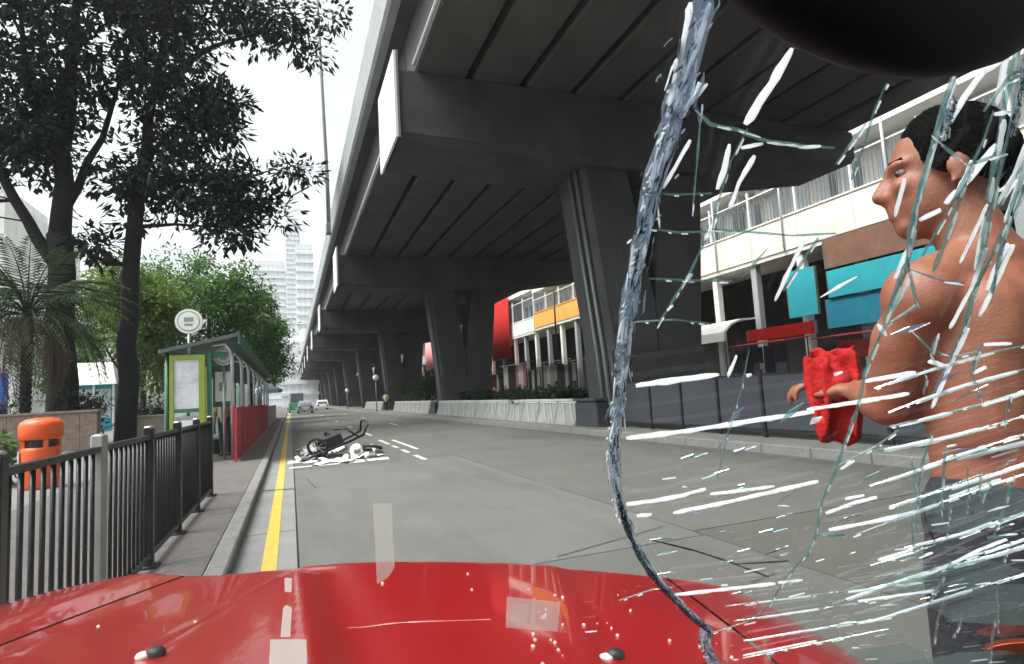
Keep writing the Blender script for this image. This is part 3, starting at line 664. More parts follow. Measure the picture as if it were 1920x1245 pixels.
# bus shelter
sh = thing('bus_shelter', 'long bus shelter with sloping dark green roof and steel posts', 'shelter', (-1.9,20,0.12))
SY0, SY1 = 14.6, 38.0
for k in range(13):
    a = SY0-0.3+k*1.82
    MB().hexa([(-2.62,a,2.50),(-1.08,a,2.84),(-1.08,a+1.8,2.84),(-2.62,a+1.8,2.50),(-2.62,a,2.58),(-1.08,a,2.92),(-1.08,a+1.8,2.92),(-2.62,a+1.8,2.58)]).build('roof_panel', 'shelter_roof', sh)
MB().box(-1.075,-1.03,SY0-0.32,SY1-0.6,2.66,2.94).build('roof_fascia', 'shelter_green', sh)
for k in range(9):
    y = SY0+k*2.8
    MB().tube([(-1.22,y,0.11),(-1.22,y,2.30),(-1.25,y,2.55),(-1.36,y,2.70),(-1.62,y,2.69)], 0.04, 10).build('post', 'steel', sh, True)
    MB().tube([(-2.5,y,0.11),(-2.5,y,2.55)], 0.04, 10).build('post', 'shelter_green', sh, True)
for k in range(8): MB().box(-2.56,-2.53,SY0+k*2.8+0.05,SY0+(k+1)*2.8-0.05,0.35,2.3).build('back_panel', 'balcony_glass', sh)
# fascia beam at the near end
MB().box(-2.45,-1.3,SY0-0.1,SY0-0.02,2.40,2.52).build('end_beam', 'shelter_green', sh)
ad = thing('advert_panel', 'lime green framed advert panel with a pale poster at the shelter end', 'advert panel', (-2.1,14.4,0.12))
MB().box(-2.42,-2.34,14.36,14.46,0.11,2.46).build('post', 'lime_frame', ad); MB().box(-1.86,-1.74,14.36,14.46,0.11,2.46).build('post', 'lime_frame', ad)
MB().box(-2.34,-1.86,14.36,14.46,2.36,2.46).build('frame_top', 'lime_frame', ad); MB().box(-2.34,-1.86,14.36,14.46,1.22,1.30).build('frame_bottom', 'shelter_green', ad)
MB().box(-2.338,-1.862,14.39,14.43,1.30,2.36).build('poster', 'poster', ad)
MB().box(-2.30,-1.90,14.38,14.44,0.2,1.14).build('lower_panel', 'grey_board', ad); MB().box(-2.25,-1.95,14.375,14.379,0.3,1.05).build('notice', 'sign_white', ad)
MB().box(-1.70,-1.62,14.42,14.50,0.11,2.5).build('side_post', 'shelter_green', ad); MB().box(-1.735,-1.705,14.37,14.45,0.9,2.2).build('side_strip', 'lime_frame', ad)
def disc_sign(x,y,z,r,zb,label,post=True):
    t = thing('stop_sign', label, 'sign', (x,y,zb))
    MB().tube([(x,y,z),(x,y+0.07,z)], r, 28).build('rim', 'sign_white', t)
    d = MB().tube([(x,y-0.004,z),(x,y+0.0,z)], r*0.84, 28).build('face', 'grey_board', t)
    MB().tube([(x,y-0.008,z),(x,y-0.004,z)], r*0.74, 28).build('inner_face', 'sign_white', d)
    MB().box(x-r*.35,x+r*.35,y-0.012,y-0.009,z-r*.05,z+r*.32).build('bus_mark', 'sign_mark', d)
    MB().box(x-r*.30,x+r*.30,y-0.012,y-0.009,z-r*.38,z-r*.2).build('lettering', 'sign_mark', d)
    MB().tube([(x,y+0.035,zb-0.01),(x,y+0.035,z-r*0.9)], 0.03, 8).build('post', 'steel', t, True)
disc_sign(-2.05,14.375,3.20,0.27,2.46,'round white bus stop sign standing above the shelter roof')
disc_sign(-1.42,14.9,2.45,0.21,0.12,'round white stop sign under the shelter roof above a route notice')
rn = thing('route_notice', 'white route notice in a dark frame inside the shelter', 'notice', (-1.45,15.0,0.12))
MB().box(-1.66,-1.24,15.02,15.08,1.30,2.22).build('frame', 'shelter_green', rn); MB().box(-1.61,-1.29,15.01,15.018,1.42,2.10).build('sheet', 'sign_white', rn)
MB().box(-1.53,-1.38,15.003,15.008,1.66,1.86).build('print', 'sign_mark', rn); MB().box(-1.48,-1.42,15.03,15.07,0.11,1.30).build('leg', 'dark_metal', rn)
# red sheeted railing on the kerb side of the shelter
rf = thing('red_sheeted_fence', 'low fence covered in dark red sheeting beside the bus shelter', 'fence', (-1.1,22,0.12))
for k in range(13):
    y = 13.95+k*1.4
    MB().box(-1.135,-1.085,y-.025,y+.025,0.11,1.27).build('post', 'red_sheet', rf)
    n=9; vs=[]; fs=[]
    for i in range(n):
        x = -1.075+0.012*math.sin(i*2.3+k)+rnd.uniform(-.006,.006); yy = y+0.03+1.34*i/(n-1)
        vs += [(x,yy,0.16),(x,yy,1.24),(x-0.008,yy,0.16),(x-0.008,yy,1.24)]
    for i in range(n-1): a=i*4; b=a+4; fs += [(a,b,b+1,a+1),(a+2,a+3,b+3,b+2),(a+1,b+1,b+3,a+3)]
    MB().add(vs,fs).build('sheeting', 'red_sheet', rf)
    if k < 12: MB().box(-1.12,-1.1,y+.02,y+1.38,1.24,1.27).build('rail', 'red_sheet', rf)
gf = thing('grey_fence', 'plain grey barrier panels continuing past the red sheeted fence', 'fence', (-1.1,38,0.12))
for k in range(12): MB().box(-1.13,-1.09,32.3+k*1.5,33.7+k*1.5,0.11,1.2).build('panel', 'grey_board', gf)
bt = thing('ticket_bench', 'plain pale bench under the shelter near the advert panel', 'bench', (-1.75,17.5,0.12))
MB().box(-1.95,-1.55,16.6,18.6,0.50,0.56).build('seat', 'grey_board', bt)
for y in (16.8,18.4): MB().box(-1.85,-1.65,y-.04,y+.04,0.11,0.5).build('leg', 'dark_metal', bt)
bp = thing('blue_parasol', 'blue and white parasol on the pavement past the shelter', 'parasol', (-1.75,52,0.12))
MB().tube([(-1.75,52,0.11),(-1.75,52,3.0)], 0.03, 8).build('pole', 'steel', bp)
for k in range(8):
    a0, a1 = k*math.pi/4, (k+1)*math.pi/4; rr = 1.15
    A = (-1.75,52,3.05); Bp = (-1.75+rr*math.cos(a0),52+rr*math.sin(a0),2.45); Cp = (-1.75+rr*math.cos(a1),52+rr*math.sin(a1),2.45)
    MB().add([A,Bp,Cp,(A[0],A[1],A[2]-.03),(Bp[0],Bp[1],Bp[2]-.25),(Cp[0],Cp[1],Cp[2]-.25)], [(0,1,2),(3,5,4),(1,4,5,2)]).build('canopy_panel', 'blue_paint' if k%2 else 'car_white', bp)
MB().tube([(-1.75,52,0.11),(-1.75,52,0.25)], 0.25, 12).build('base', 'grey_board', bp)

# ================================================================ TREES
def limb(mb, pts, r0, r1, n=8, seed=0):
    """a bent, tapering limb through the given points"""
    r = random.Random(seed); P = [Vector(p) for p in pts]; out = [P[0]]
    for i in range(len(P)-1):
        for t in (0.33,0.66,1.0):
            q = P[i].lerp(P[i+1], t)
            if not (i == len(P)-2 and t == 1.0): q += Vector((r.uniform(-1,1),r.uniform(-1,1),r.uniform(-.5,.5)))*0.035*(P[i+1]-P[i]).length*0.6
            out.append(q)
    rad = [r0+(r1-r0)*i/(len(out)-1) for i in range(len(out))]
    mb.tube(out, rad, n); return out
def big_tree(label, loc, limbs, lobes, per, seed, leaf='leaf_dark', L=0.44, Wd=0.19, cr=1.0, tw=0.03):
    r = random.Random(seed); t = thing('street_tree', label, 'tree', loc)
    mb = MB(); nodes = []
    for i, (pts, r0, r1) in enumerate(limbs): nodes += limb(mb, pts, r0, r1, 10 if r0 > .2 else 7, seed+i)[2:]
    cl = []
    for (x,y,z,rx,ry,rz,n) in lobes:
        for _ in range(n):
            while True:
                p = Vector((r.uniform(-1,1),r.uniform(-1,1),r.uniform(-1,1)))
                if p.length < 1: break
            cl.append((x+p.x*rx,y+p.y*ry,z+p.z*rz,r.uniform(.55,1.25)))
    mb.build('trunk', 'bark', t, True)
    tw_mb = MB()
    for c in cl:
        cv = Vector(c[:3]); nd = min(nodes, key=lambda q:(q-cv).length+0.6*max(0,q.z-cv.z))
        mid = nd.lerp(cv,.55)+Vector((r.uniform(-.2,.2),r.uniform(-.2,.2),r.uniform(.05,.35)))
        tw_mb.tube([nd,mid,cv], [tw*1.4,tw,tw*.3], 4, False)
    tw_mb.build('twigs', 'bark', t)
    leaf_cloud('crown', leaf, t, cl, per, cr, L, Wd, seed)
    return t
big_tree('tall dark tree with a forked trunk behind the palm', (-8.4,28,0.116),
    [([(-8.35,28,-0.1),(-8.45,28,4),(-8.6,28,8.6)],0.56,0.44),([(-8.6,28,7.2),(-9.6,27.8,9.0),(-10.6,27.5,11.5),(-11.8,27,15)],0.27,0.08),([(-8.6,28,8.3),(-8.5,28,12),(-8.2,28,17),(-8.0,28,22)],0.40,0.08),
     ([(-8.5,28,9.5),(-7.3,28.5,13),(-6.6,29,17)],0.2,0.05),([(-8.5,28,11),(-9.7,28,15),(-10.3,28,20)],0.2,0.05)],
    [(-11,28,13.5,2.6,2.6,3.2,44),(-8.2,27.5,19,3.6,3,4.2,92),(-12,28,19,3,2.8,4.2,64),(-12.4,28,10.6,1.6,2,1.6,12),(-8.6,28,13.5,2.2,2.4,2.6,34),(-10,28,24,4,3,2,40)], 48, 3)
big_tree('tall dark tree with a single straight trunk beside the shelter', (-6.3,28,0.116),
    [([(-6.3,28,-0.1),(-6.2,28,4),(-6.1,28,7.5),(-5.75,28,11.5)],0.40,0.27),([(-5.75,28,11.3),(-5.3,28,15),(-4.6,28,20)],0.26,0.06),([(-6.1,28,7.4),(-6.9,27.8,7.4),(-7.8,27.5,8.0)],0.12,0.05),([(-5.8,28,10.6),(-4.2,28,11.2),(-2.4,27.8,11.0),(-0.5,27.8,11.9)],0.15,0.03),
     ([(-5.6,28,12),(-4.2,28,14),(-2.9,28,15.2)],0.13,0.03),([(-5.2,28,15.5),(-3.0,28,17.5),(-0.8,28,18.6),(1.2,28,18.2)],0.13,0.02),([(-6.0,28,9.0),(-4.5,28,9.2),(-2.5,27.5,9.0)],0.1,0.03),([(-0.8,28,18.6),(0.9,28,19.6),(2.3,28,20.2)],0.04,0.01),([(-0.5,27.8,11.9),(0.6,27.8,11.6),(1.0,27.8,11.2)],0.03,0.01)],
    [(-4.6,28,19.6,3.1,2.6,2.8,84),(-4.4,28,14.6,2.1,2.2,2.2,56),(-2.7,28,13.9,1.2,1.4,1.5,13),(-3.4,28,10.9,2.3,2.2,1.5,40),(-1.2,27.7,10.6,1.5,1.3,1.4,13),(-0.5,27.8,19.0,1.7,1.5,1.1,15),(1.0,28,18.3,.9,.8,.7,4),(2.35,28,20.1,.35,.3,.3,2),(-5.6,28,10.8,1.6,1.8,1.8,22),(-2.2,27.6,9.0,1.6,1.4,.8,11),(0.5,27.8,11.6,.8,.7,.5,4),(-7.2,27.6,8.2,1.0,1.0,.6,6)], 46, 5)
gt = [('leafy mid-green street tree rising just behind the shelter roof',(-4.6,40),[(-4.6,40,7.0,2.6,2.4,2.8,70),(-3.0,40,8.8,1.7,1.8,1.5,24),(-5.0,40,3.6,1.8,1.6,1.2,18)],'leaf_green'),
      ('lime green street tree between the two dark trunks and the shelter',(-7.6,37),[(-7.2,37,6.4,1.9,2.2,2.6,60),(-8.6,37,8.0,1.8,2,1.6,30),(-6.3,37,3.2,1.4,1.5,1.4,20)],'leaf_lime'),
      ('rounded green street tree leaning over the kerb past the shelter',(-2.9,50),[(-2.4,50,7.2,2.5,2.6,2.7,80),(-1.5,50,4.6,1.7,1.8,1.5,34),(-3.2,50,9.6,1.6,1.6,1.2,22)],'leaf_green'),
      ('further green street tree showing right of the rounded one',(-3.0,66),[(-2.4,66,7.2,2.6,2.6,3.2,60),(-1.2,66,5.0,1.6,2,1.8,22)],'leaf_green'),
      ('green tree standing behind the pavilion',(-15.5,58),[(-15,58,6.5,3.4,3,3.0,60),(-11.5,58,7.5,2.6,2.6,3.2,50),(-18.5,58,5.8,2.6,2.6,2.6,40)],'leaf_green'),
      ('dense green tree behind the lime green one',(-10.0,46),[(-9.6,46,8.4,2.8,2.6,3.2,64),(-7,46,10.2,2.4,2.4,2.4,44),(-12.5,46,7.6,2.0,2.0,2.4,26)],'leaf_green')]
for i,(lab,(x,y),lobes,lf) in enumerate(gt):
    zt = lobes[0][2]
    big_tree(lab,(x,y,0.116),[([(x,y,-0.1),(x+.1,y,zt*.45),(lobes[0][0],y,zt)],0.2,0.1),([(x+.05,y,zt*.4),((x+lobes[1][0])/2,y,(zt+lobes[1][2])/2-.6),(lobes[1][0],y,lobes[1][2])],0.1,0.04)]+
             ([([(x,y,zt*.35),(lobes[2][0],y,lobes[2][2])],0.08,0.03)] if len(lobes)>2 else []), lobes, 80, 30+i*7, lf, 0.30, 0.15, 0.95, 0.02)
# palm
pm = thing('date_palm', 'short palm with long drooping fronds behind the brown tiled wall', 'palm', (-8.7,25.4,0.116))
mb = MB(); zz = 0.1; pts=[]; rad=[]
while zz < 5.0: pts += [(-8.7,25.4,zz),(-8.7,25.4,zz+0.12)]; rad += [0.15,0.19]; zz += 0.2
mb.tube(pts, rad, 12).build('trunk', 'bark', pm)
def frond(L, arch, seed):
    r = random.Random(seed); mb = MB(); P=[]; n=14
    for i in range(n+1):
        t=i/n; P.append(Vector((L*(t-0.22*arch*t*t), 0, L*(0.42*t-arch*0.95*t*t))))
    mb.tube(P, [0.028*(1-.85*i/n)+.003 for i in range(n+1)], 5)
    for i in range(2,n+1):
        for h in (0,0.5):
            if i==n and h: continue
            p = P[i] if not h else P[i-1].lerp(P[i],.5); t=i/n
            for sg in (-1,1):
                ll = 0.62*math.sin(math.pi*min(1,0.18+0.82*t))**.6*(1.1-.3*t)+.1
                d = Vector((0.62,sg*0.75,-0.42+r.uniform(-.15,.1))).normalized(); e=p+d*ll; w=Vector((0.5,-sg*0.35,0.2)).normalized()*0.026
                mid = p+d*ll*.5+Vector((0,0,.02))
                mb.add([p, mid+w, e-Vector((0,0,.10*ll)), mid-w], [(0,1,2,3)])
    return mb
fm = [shared(frond(3.9,0.70,1),'frond','palm_leaf'), shared(frond(3.6,0.9,2),'frond','palm_leaf'), shared(frond(3.3,0.45,3),'frond','palm_leaf'), shared(frond(3.2,1.1,4),'frond','palm_dry')]
for k in range(64):
    ring = k % 4; a = k*2.39996
    inst(fm[[2,0,1,3][ring] if k%8 else 1], 'frond', pm, (-8.7+.08*math.cos(a),25.4+.08*math.sin(a),4.95+[.2,.1,0,-.1][ring]), (rnd.uniform(-.1,.1),[-0.75,-0.2,0.25,0.62][ring]+rnd.uniform(-.15,.15),a))

# ================================================================ WRECKED TROLLEY AND LITTER
tr = thing('toppled_trolley', 'toppled dark metal hand trolley lying on its side in the road', 'trolley', (0.95,14.6,0))
def T(name, pts, r_, m='dark_metal'): return MB().tube(pts, r_, 7).build(name, m, tr, True)
T('frame_rail', [(0.25,14.0,0.03),(0.75,14.2,0.16),(1.35,14.5,0.34),(1.62,14.6,0.44)], 0.03)
T('frame_rail', [(0.30,14.75,0.03),(0.85,14.85,0.20),(1.40,15.05,0.42),(1.60,15.1,0.52)], 0.03)
for t_ in (0.15,0.4,0.65,0.9):
    a = Vector((0.25,14.0,0.03)).lerp(Vector((1.62,14.6,0.44)),t_); b = Vector((0.30,14.75,0.03)).lerp(Vector((1.60,15.1,0.52)),t_); T('cross_bar', [a,b], 0.022)
T('handle', [(1.62,14.6,0.44),(1.72,14.62,0.68),(1.68,14.86,0.78),(1.62,15.1,0.74),(1.60,15.1,0.52)], 0.028)
T('handle', [(1.50,14.55,0.40),(1.20,14.60,0.62),(0.95,14.75,0.60)], 0.022)
def ring(name, c, ax, R_, r_, m='rubber'):
    c=Vector(c); ax=Vector(ax).normalized(); u=ax.orthogonal().normalized(); w=ax.cross(u); n=18
    w_ = MB().tube([c+(u*math.cos(2*math.pi*i/n)+w*math.sin(2*math.pi*i/n))*R_ for i in range(n+1)], r_, 7).build(name, m, tr, True)
    for k in range(4):
        a=k*math.pi/4; d=(u*math.cos(a)+w*math.sin(a))*R_; MB().tube([c-d,c+d],0.007,4).build('spoke','steel',w_)
ring('wheel', (0.55,14.1,0.26), (0.35,0.8,0.4), 0.22, 0.035); ring('wheel', (1.75,14.35,0.13), (0.15,0.25,1), 0.24, 0.035); ring('wheel', (0.85,14.95,0.36), (0.9,0.25,0.3), 0.20, 0.035)
MB().hexa([(0.55,14.25,0.13),(1.15,14.4,0.28),(1.1,14.9,0.33),(0.55,14.8,0.16),(0.5,14.25,0.36),(1.08,14.4,0.52),(1.02,14.9,0.56),(0.5,14.8,0.38)]).build('bent_tray', 'dark_metal', tr)
hl = thing('white_helmet', 'round white helmet lying against the toppled trolley', 'helmet', (1.38,14.0,0))
mb = MB(); mb.tube([(1.38,14.0,z) for z in (0.0,0.04,0.14,0.22,0.27,0.29)], [0.12,0.14,0.15,0.125,0.07,0.005], 16); mb.build('shell', 'white_cloth', hl, True)
mb = MB(); mb.tube([(1.38,13.86,0.10),(1.38,13.845,0.17)], 0.07, 10); mb.build('visor', 'window_dark', hl)
r2 = random.Random(8)
spots = [(0.05,14.2),(0.1,15.2),(0.45,15.6),(0.35,16.4),(0.75,16.9),(0.6,17.6),(1.05,16.1),(1.3,16.4),(0.15,13.5),(0.55,13.2),(0.95,13.3),(1.5,13.35),(1.85,13.25),(2.05,13.6),(0.65,15.9),(0.3,17.0),(0.9,15.5),(1.9,14.0),(0.1,16.0),(-0.05,14.8),(1.2,13.0),(0.85,18.2),(0.4,18.8),(1.65,13.7),(0.35,12.95),(0.2,15.7),(0.5,17.3),(0.75,15.2),(1.0,17.2),(0.0,16.9),(0.6,16.2),(0.3,14.9),(1.15,15.6),(-0.1,13.9),(2.2,14.3),(1.0,12.75),(0.8,19.5)]
for i,(x,y) in enumerate(spots):
    x = 0.22+0.72*(x+0.1)
    w,l,a = r2.uniform(.15,.32), r2.uniform(.2,.4), r2.uniform(0,3.1); n=4; vs=[]; fs=[]
    hgt = r2.uniform(.02,.12) if i < 25 else r2.uniform(.12,.26)
    for q in range(n+1):
        for p in range(n+1):
            u,v=(p/n-.5)*w,(q/n-.5)*l; z=0.010+hgt*abs(math.sin(2.5*u/w+1.3*i)*math.cos(2.1*v/l+i))
            vs.append((x+u*math.cos(a)-v*math.sin(a),y+u*math.sin(a)+v*math.cos(a),z))
    k=(n+1)**2; vs += [(X,Y,Z-.004) for X,Y,Z in vs]
    for q in range(n):
        for p in range(n):
            s0=q*(n+1)+p; fs += [(s0,s0+1,s0+n+2,s0+n+1),(k+s0,k+s0+n+1,k+s0+n+2,k+s0+1)]
    tag(MB().add(vs,fs).build('paper_sheet','paper',None,True),'crumpled white sheet scattered on the road around the toppled trolley','paper','white sheets scattered around the toppled trolley')

# ================================================================ FAR VEHICLES
def vehicle(name,label,cat,x,y,rz,body,L=4.4,w=1.72,h=1.45,van=False,trim=None):
    t=thing(name,label,cat,(0,0,0)); hw=w/2; zb=0.55*h if not van else 0.45*h
    MB().prism([(-L/2,.28),(L/2,.28),(L/2,.55),(L/2-.08,zb),(-L/2+.1,zb+.03),(-L/2,.55)],'y',-hw,hw).build('body',body,t)
    ca=(L*.30,L*.16) if not van else (L*.48,L*.44); cb=(-L*.42,-L*.30) if not van else (-L*.49,-L*.485)
    MB().hexa([(cb[0],-hw+.04,zb+.02),(ca[0],-hw+.04,zb+.02),(ca[0],hw-.04,zb+.02),(cb[0],hw-.04,zb+.02),(cb[1],-hw+.16,h),(ca[1],-hw+.16,h),(ca[1],hw-.16,h),(cb[1],hw-.16,h)]).build('cabin',trim or body,t)
    zl,zh=zb+.1,h-.1
    MB().hexa([(cb[0]-.02,-hw+.2,zl),(cb[0]+.02,-hw+.2,zl),(cb[0]+.02,hw-.2,zl),(cb[0]-.02,hw-.2,zl),(cb[1]-.05,-hw+.25,zh),(cb[1]-.02,-hw+.25,zh),(cb[1]-.02,hw-.25,zh),(cb[1]-.05,hw-.25,zh)]).build('rear_window','window_dark',t)
    for sg in (-1,1):
        MB().box(cb[1]+.15,ca[1]-.1,sg*(hw-.12)-.03,sg*(hw-.12)+.03,zl+.02,zh).build('side_window','window_dark',t)
        MB().box(-L/2-.02,-L/2+.02,sg*(hw-.25)-.14,sg*(hw-.25)+.14,.6,.78).build('tail_light','red_cloth',t)
        MB().box(L/2-.02,L/2+.02,sg*(hw-.25)-.16,sg*(hw-.25)+.16,.55,.7).build('headlight','lamp_glass',t)
        for xx in (-L*.3,L*.3):
            wv=MB().tube([(xx,sg*(hw-.2),.31),(xx,sg*(hw+.01),.31)],.31,16).build('wheel','rubber',t); MB().tube([(xx,sg*(hw+.012),.31),(xx,sg*(hw+.02),.31)],.18,12).build('rim','steel',wv)
    MB().box(-L/2-.015,-L/2,-.25,.25,.42,.53).build('number_plate','cream_board',t)
    t.location=(x,y,0); t.rotation_euler=(0,0,rz); return t
vehicle('car','small grey saloon car far down the road under the flyover','car',1.6,74,R(90),'car_grey')
vehicle('minibus','white and green minibus pulled up at the far kerb','minibus',0.75,84,R(90),'car_green',6.2,2.0,2.55,True,'car_white')
vehicle('car','white car following further along behind the grey saloon','car',4.3,92,R(90),'car_white')

# ================================================================ PEOPLE
def frame(o, yaw_deg):
    a = R(yaw_deg); F = Vector((math.sin(a),math.cos(a),0)); L = Vector((-F.y,F.x,0)); o = Vector(o)
    return lambda f,l,z: o+F*f+L*l+Vector((0,0,z))
def add_head(mb, h, s=1.0, det=True):
    """h(f,l,z): head frame at the middle of the head, f towards the face"""
    rot = Matrix((h(1,0,0)-h(0,0,0), h(0,1,0)-h(0,0,0), Vector((0,0,1)))).transposed()
    B = lambda f,l,z,r: mb.ball(h(f*s,l*s,z*s), tuple(q*s for q in r), 16, 12, rot)
    B(-.012,0,.035,(.098,.077,.088)); B(.030,0,-.030,(.066,.062,.085)); B(.058,0,-.088,(.034,.036,.028)); B(.02,0,-.06,(.06,.058,.05))
    B(.075,0,.028,(.022,.055,.014)); B(.070,.034,-.015,(.024,.024,.02)); B(.070,-.034,-.015,(.024,.024,.02))
    if det:
        mb.capsule(h(.090*s,0,.018*s),h(.112*s,0,-.022*s),.009*s,.014*s); B(.100,.012,-.028,(.012,.008,.008)); B(.100,-.012,-.028,(.012,.008,.008))
        B(.088,0,-.052,(.014,.025,.0075)); B(.087,0,-.067,(.013,.022,.008))
        for sg in (-1,1):
            B(-.006,sg*.079,-.004,(.019,.009,.032)); B(.004,sg*.080,-.030,(.009,.007,.011))
def hand(mb, wrist, palm_dir, up_dir, side, curl=1.1, s=1.0):
    """palm, four curled fingers of unequal length and a thumb leaving the side of the palm"""
    w, d = Vector(wrist), Vector(palm_dir).normalized(); u = Vector(up_dir); u = (u-d*u.dot(d)).normalized(); sd = d.cross(u)*side
    k = w+d*.085*s
    for t in (-.03,-.01,.01,.03): mb.capsule(w+sd*t*.6*s, k+sd*t*s, .015*s, .0125*s, 8)
    for t,ln in ((-.033,.072),(-.011,.082),(.011,.078),(.033,.060)):
        p = k+sd*t*s; a = .35
        for seg,rr in ((.45,.0095),(.32,.0085),(.23,.0075)):
            q = p+(d*math.cos(a)-u*math.sin(a))*ln*seg*s; mb.capsule(p,q,rr*s,rr*.92*s,8); p = q; a += curl*.75
    p = w+d*.025*s-sd*.030*s; q = p+(d*.5-sd*.62-u*.35).normalized()*.042*s; e = q+(d*.85-sd*.1-u*.45).normalized()*.032*s
    mb.capsule(p,q,.014*s,.011*s,8); mb.capsule(q,e,.010*s,.008*s,8)
NB = (1.215,0.69,1.485)
b_ = frame(NB, 6)
man = thing('person', 'shirtless person in dark trousers holding red cloth beyond the cracked windscreen', 'person', (1.2,0.69,0.0))
mb = MB()
hc = b_(.03,.035,.175); h_ = frame(hc, -44)
add_head(mb, h_)
mb.capsule(b_(-.005,0,-.03), b_(.02,.025,.10), .066, .056)
for sg in (1,-1):
    mb.capsule(b_(-.01,0,.0), b_(-.005,sg*.13,-.035), .055, .052)                    # trapezius and collar
    mb.ball(b_(0,sg*.165,-.065), (.062,.066,.068), 14, 10)                            # deltoid
    mb.capsule(b_(-.035,sg*.085,-.10), b_(-.02,sg*.085,-.30), .075, .070)             # back muscles
    mb.ball(b_(-.075,sg*.085,-.13), (.05,.035,.075), 12, 10)                          # shoulder blade
    mb.capsule(b_(.045,sg*.075,-.12), b_(.04,sg*.07,-.25), .070, .060)                # chest
mb.capsule(b_(0,.03,-.10), b_(.0,.045,-.42), .11, .098); mb.capsule(b_(0,-.03,-.10), b_(.0,-.045,-.42), .11, .098)
mb.capsule(b_(0,-.05,-.48), b_(0,.05,-.48), .095, .095)
# left arm (towards the camera) and right arm, both reaching to the cloth
eL, wL = b_(.10,.155,-.255), b_(.235,.085,-.235)
mb.capsule(b_(0,.17,-.07), eL, .054, .043); mb.capsule(b_(.045,.175,-.13), b_(.085,.165,-.21), .046, .042); mb.capsule(eL, b_(.15,.13,-.25), .043, .041); mb.capsule(eL, wL, .041, .028)
hand(mb, wL, Vector(b_(.33,.05,-.20))-Vector(wL), (0,0,1), 1)
eR, wR = b_(.17,-.12,-.30), b_(.325,.02,-.235)
mb.capsule(b_(0,-.17,-.07), eR, .054, .042); mb.capsule(eR, wR, .041, .027)
hand(mb, wR, Vector(b_(.39,.10,-.21))-Vector(wR), (0,0,1), -1)
# legs
for sg in (1,-1):
    mb.capsule(b_(0,sg*.085,-.52), b_(.03,sg*.10,-.97), .074, .050); mb.capsule(b_(.03,sg*.10,-.97), b_(-.01,sg*.10,-1.40), .050, .036); mb.capsule(b_(-.02,sg*.10,-1.452), b_(.13,sg*.115,-1.458), .036, .028)
me = fuse(mb, .0075, 5); me.materials.append(MATS['skin'])
body = bpy.data.objects.new('body', me); COL.objects.link(body); body.parent = man; body.location = -base(man)
# short black hair: a shell over the back and top of the skull, cut at the hairline
hb_ = MB(); rot = Matrix((h_(1,0,0)-h_(0,0,0), h_(0,1,0)-h_(0,0,0), Vector((0,0,1)))).transposed()
r3 = random.Random(5); nu, nv = 40, 22; vs=[]; fs=[]
for j in range(nv+1):
    t = math.pi*0.62*j/nv
    for i in range(nu):
        a = 2*math.pi*i/nu; k = (1+r3.uniform(-.012,.015))*(1-.10*max(0,(j/nv-.72)/.28)**1.5)
        face = max(0,math.cos(a)); tt = t*(1-.50*face**1.2)*(1+.05*math.sin(7*a))
        p = Vector((.108*k*math.sin(tt)*math.cos(a)-.014, .087*k*math.sin(tt)*math.sin(a), .036+.102*k*math.cos(tt)-.03*(j/nv)**3))
        vs.append(Vector(hc)+rot@p)
for j in range(nv):
    for i in range(nu): fs.append((j*nu+i,(j+1)*nu+i,(j+1)*nu+(i+1)%nu,j*nu+(i+1)%nu))
hb_.add(vs,fs)
for _ in range(5200):                          # short strands lying back over the skull, a ragged hairline
    j = r3.randrange(2,nv+1); i = r3.randrange(nu); p = vs[j*nu+i].lerp(vs[(j-1)*nu+(i+1)%nu], r3.random()); c0 = Vector(hc)+Vector((0,0,.03))
    nrm = (p-c0).normalized(); d = (nrm*r3.uniform(.25,.7)+Vector((0,0,-.55))+Vector((r3.uniform(-.5,.5),r3.uniform(-.5,.5),r3.uniform(-.3,.3)))).normalized()*r3.uniform(.005,.013)*(1-.5*j/nv)
    w_ = d.cross(nrm).normalized()*.0008 if d.cross(nrm).length>1e-6 else Vector((.0008,0,0)); b0=p-nrm*.002
    hb_.add([b0-w_,b0+w_,b0+d],[(0,1,2)])
hb_.build('hair','hair',man,False)
for sg in (-1,1):
    mb = MB(); mb.capsule(h_(.088,sg*.022,.036),h_(.074,sg*.048,.036),.0036,.0022,8); mb.build('eyebrow','hair',man,True)
    e = MB().ball(h_(.0715,sg*.033,.010),.0120,12,8).build('eye','eye',man,True); MB().ball(h_(.0795,sg*.036,.010),.0066,10,6).build('iris','iris',e,True)
tb = MB()
tb.capsule(b_(0,-.055,-.46), b_(0,.055,-.46), .118, .118); tb.capsule(b_(0,-.05,-.54), b_(0,.05,-.54), .124, .124)
for sg in (1,-1): tb.capsule(b_(0,sg*.09,-.55), b_(.03,sg*.10,-.97), .100, .076); tb.capsule(b_(.03,sg*.10,-.97), b_(-.01,sg*.10,-1.37), .076, .062)
tme = fuse(tb, .012, 4); tme.materials.append(MATS['trousers']); to = bpy.data.objects.new('trousers', tme); COL.objects.link(to); to.parent = man; to.location = -base(man)
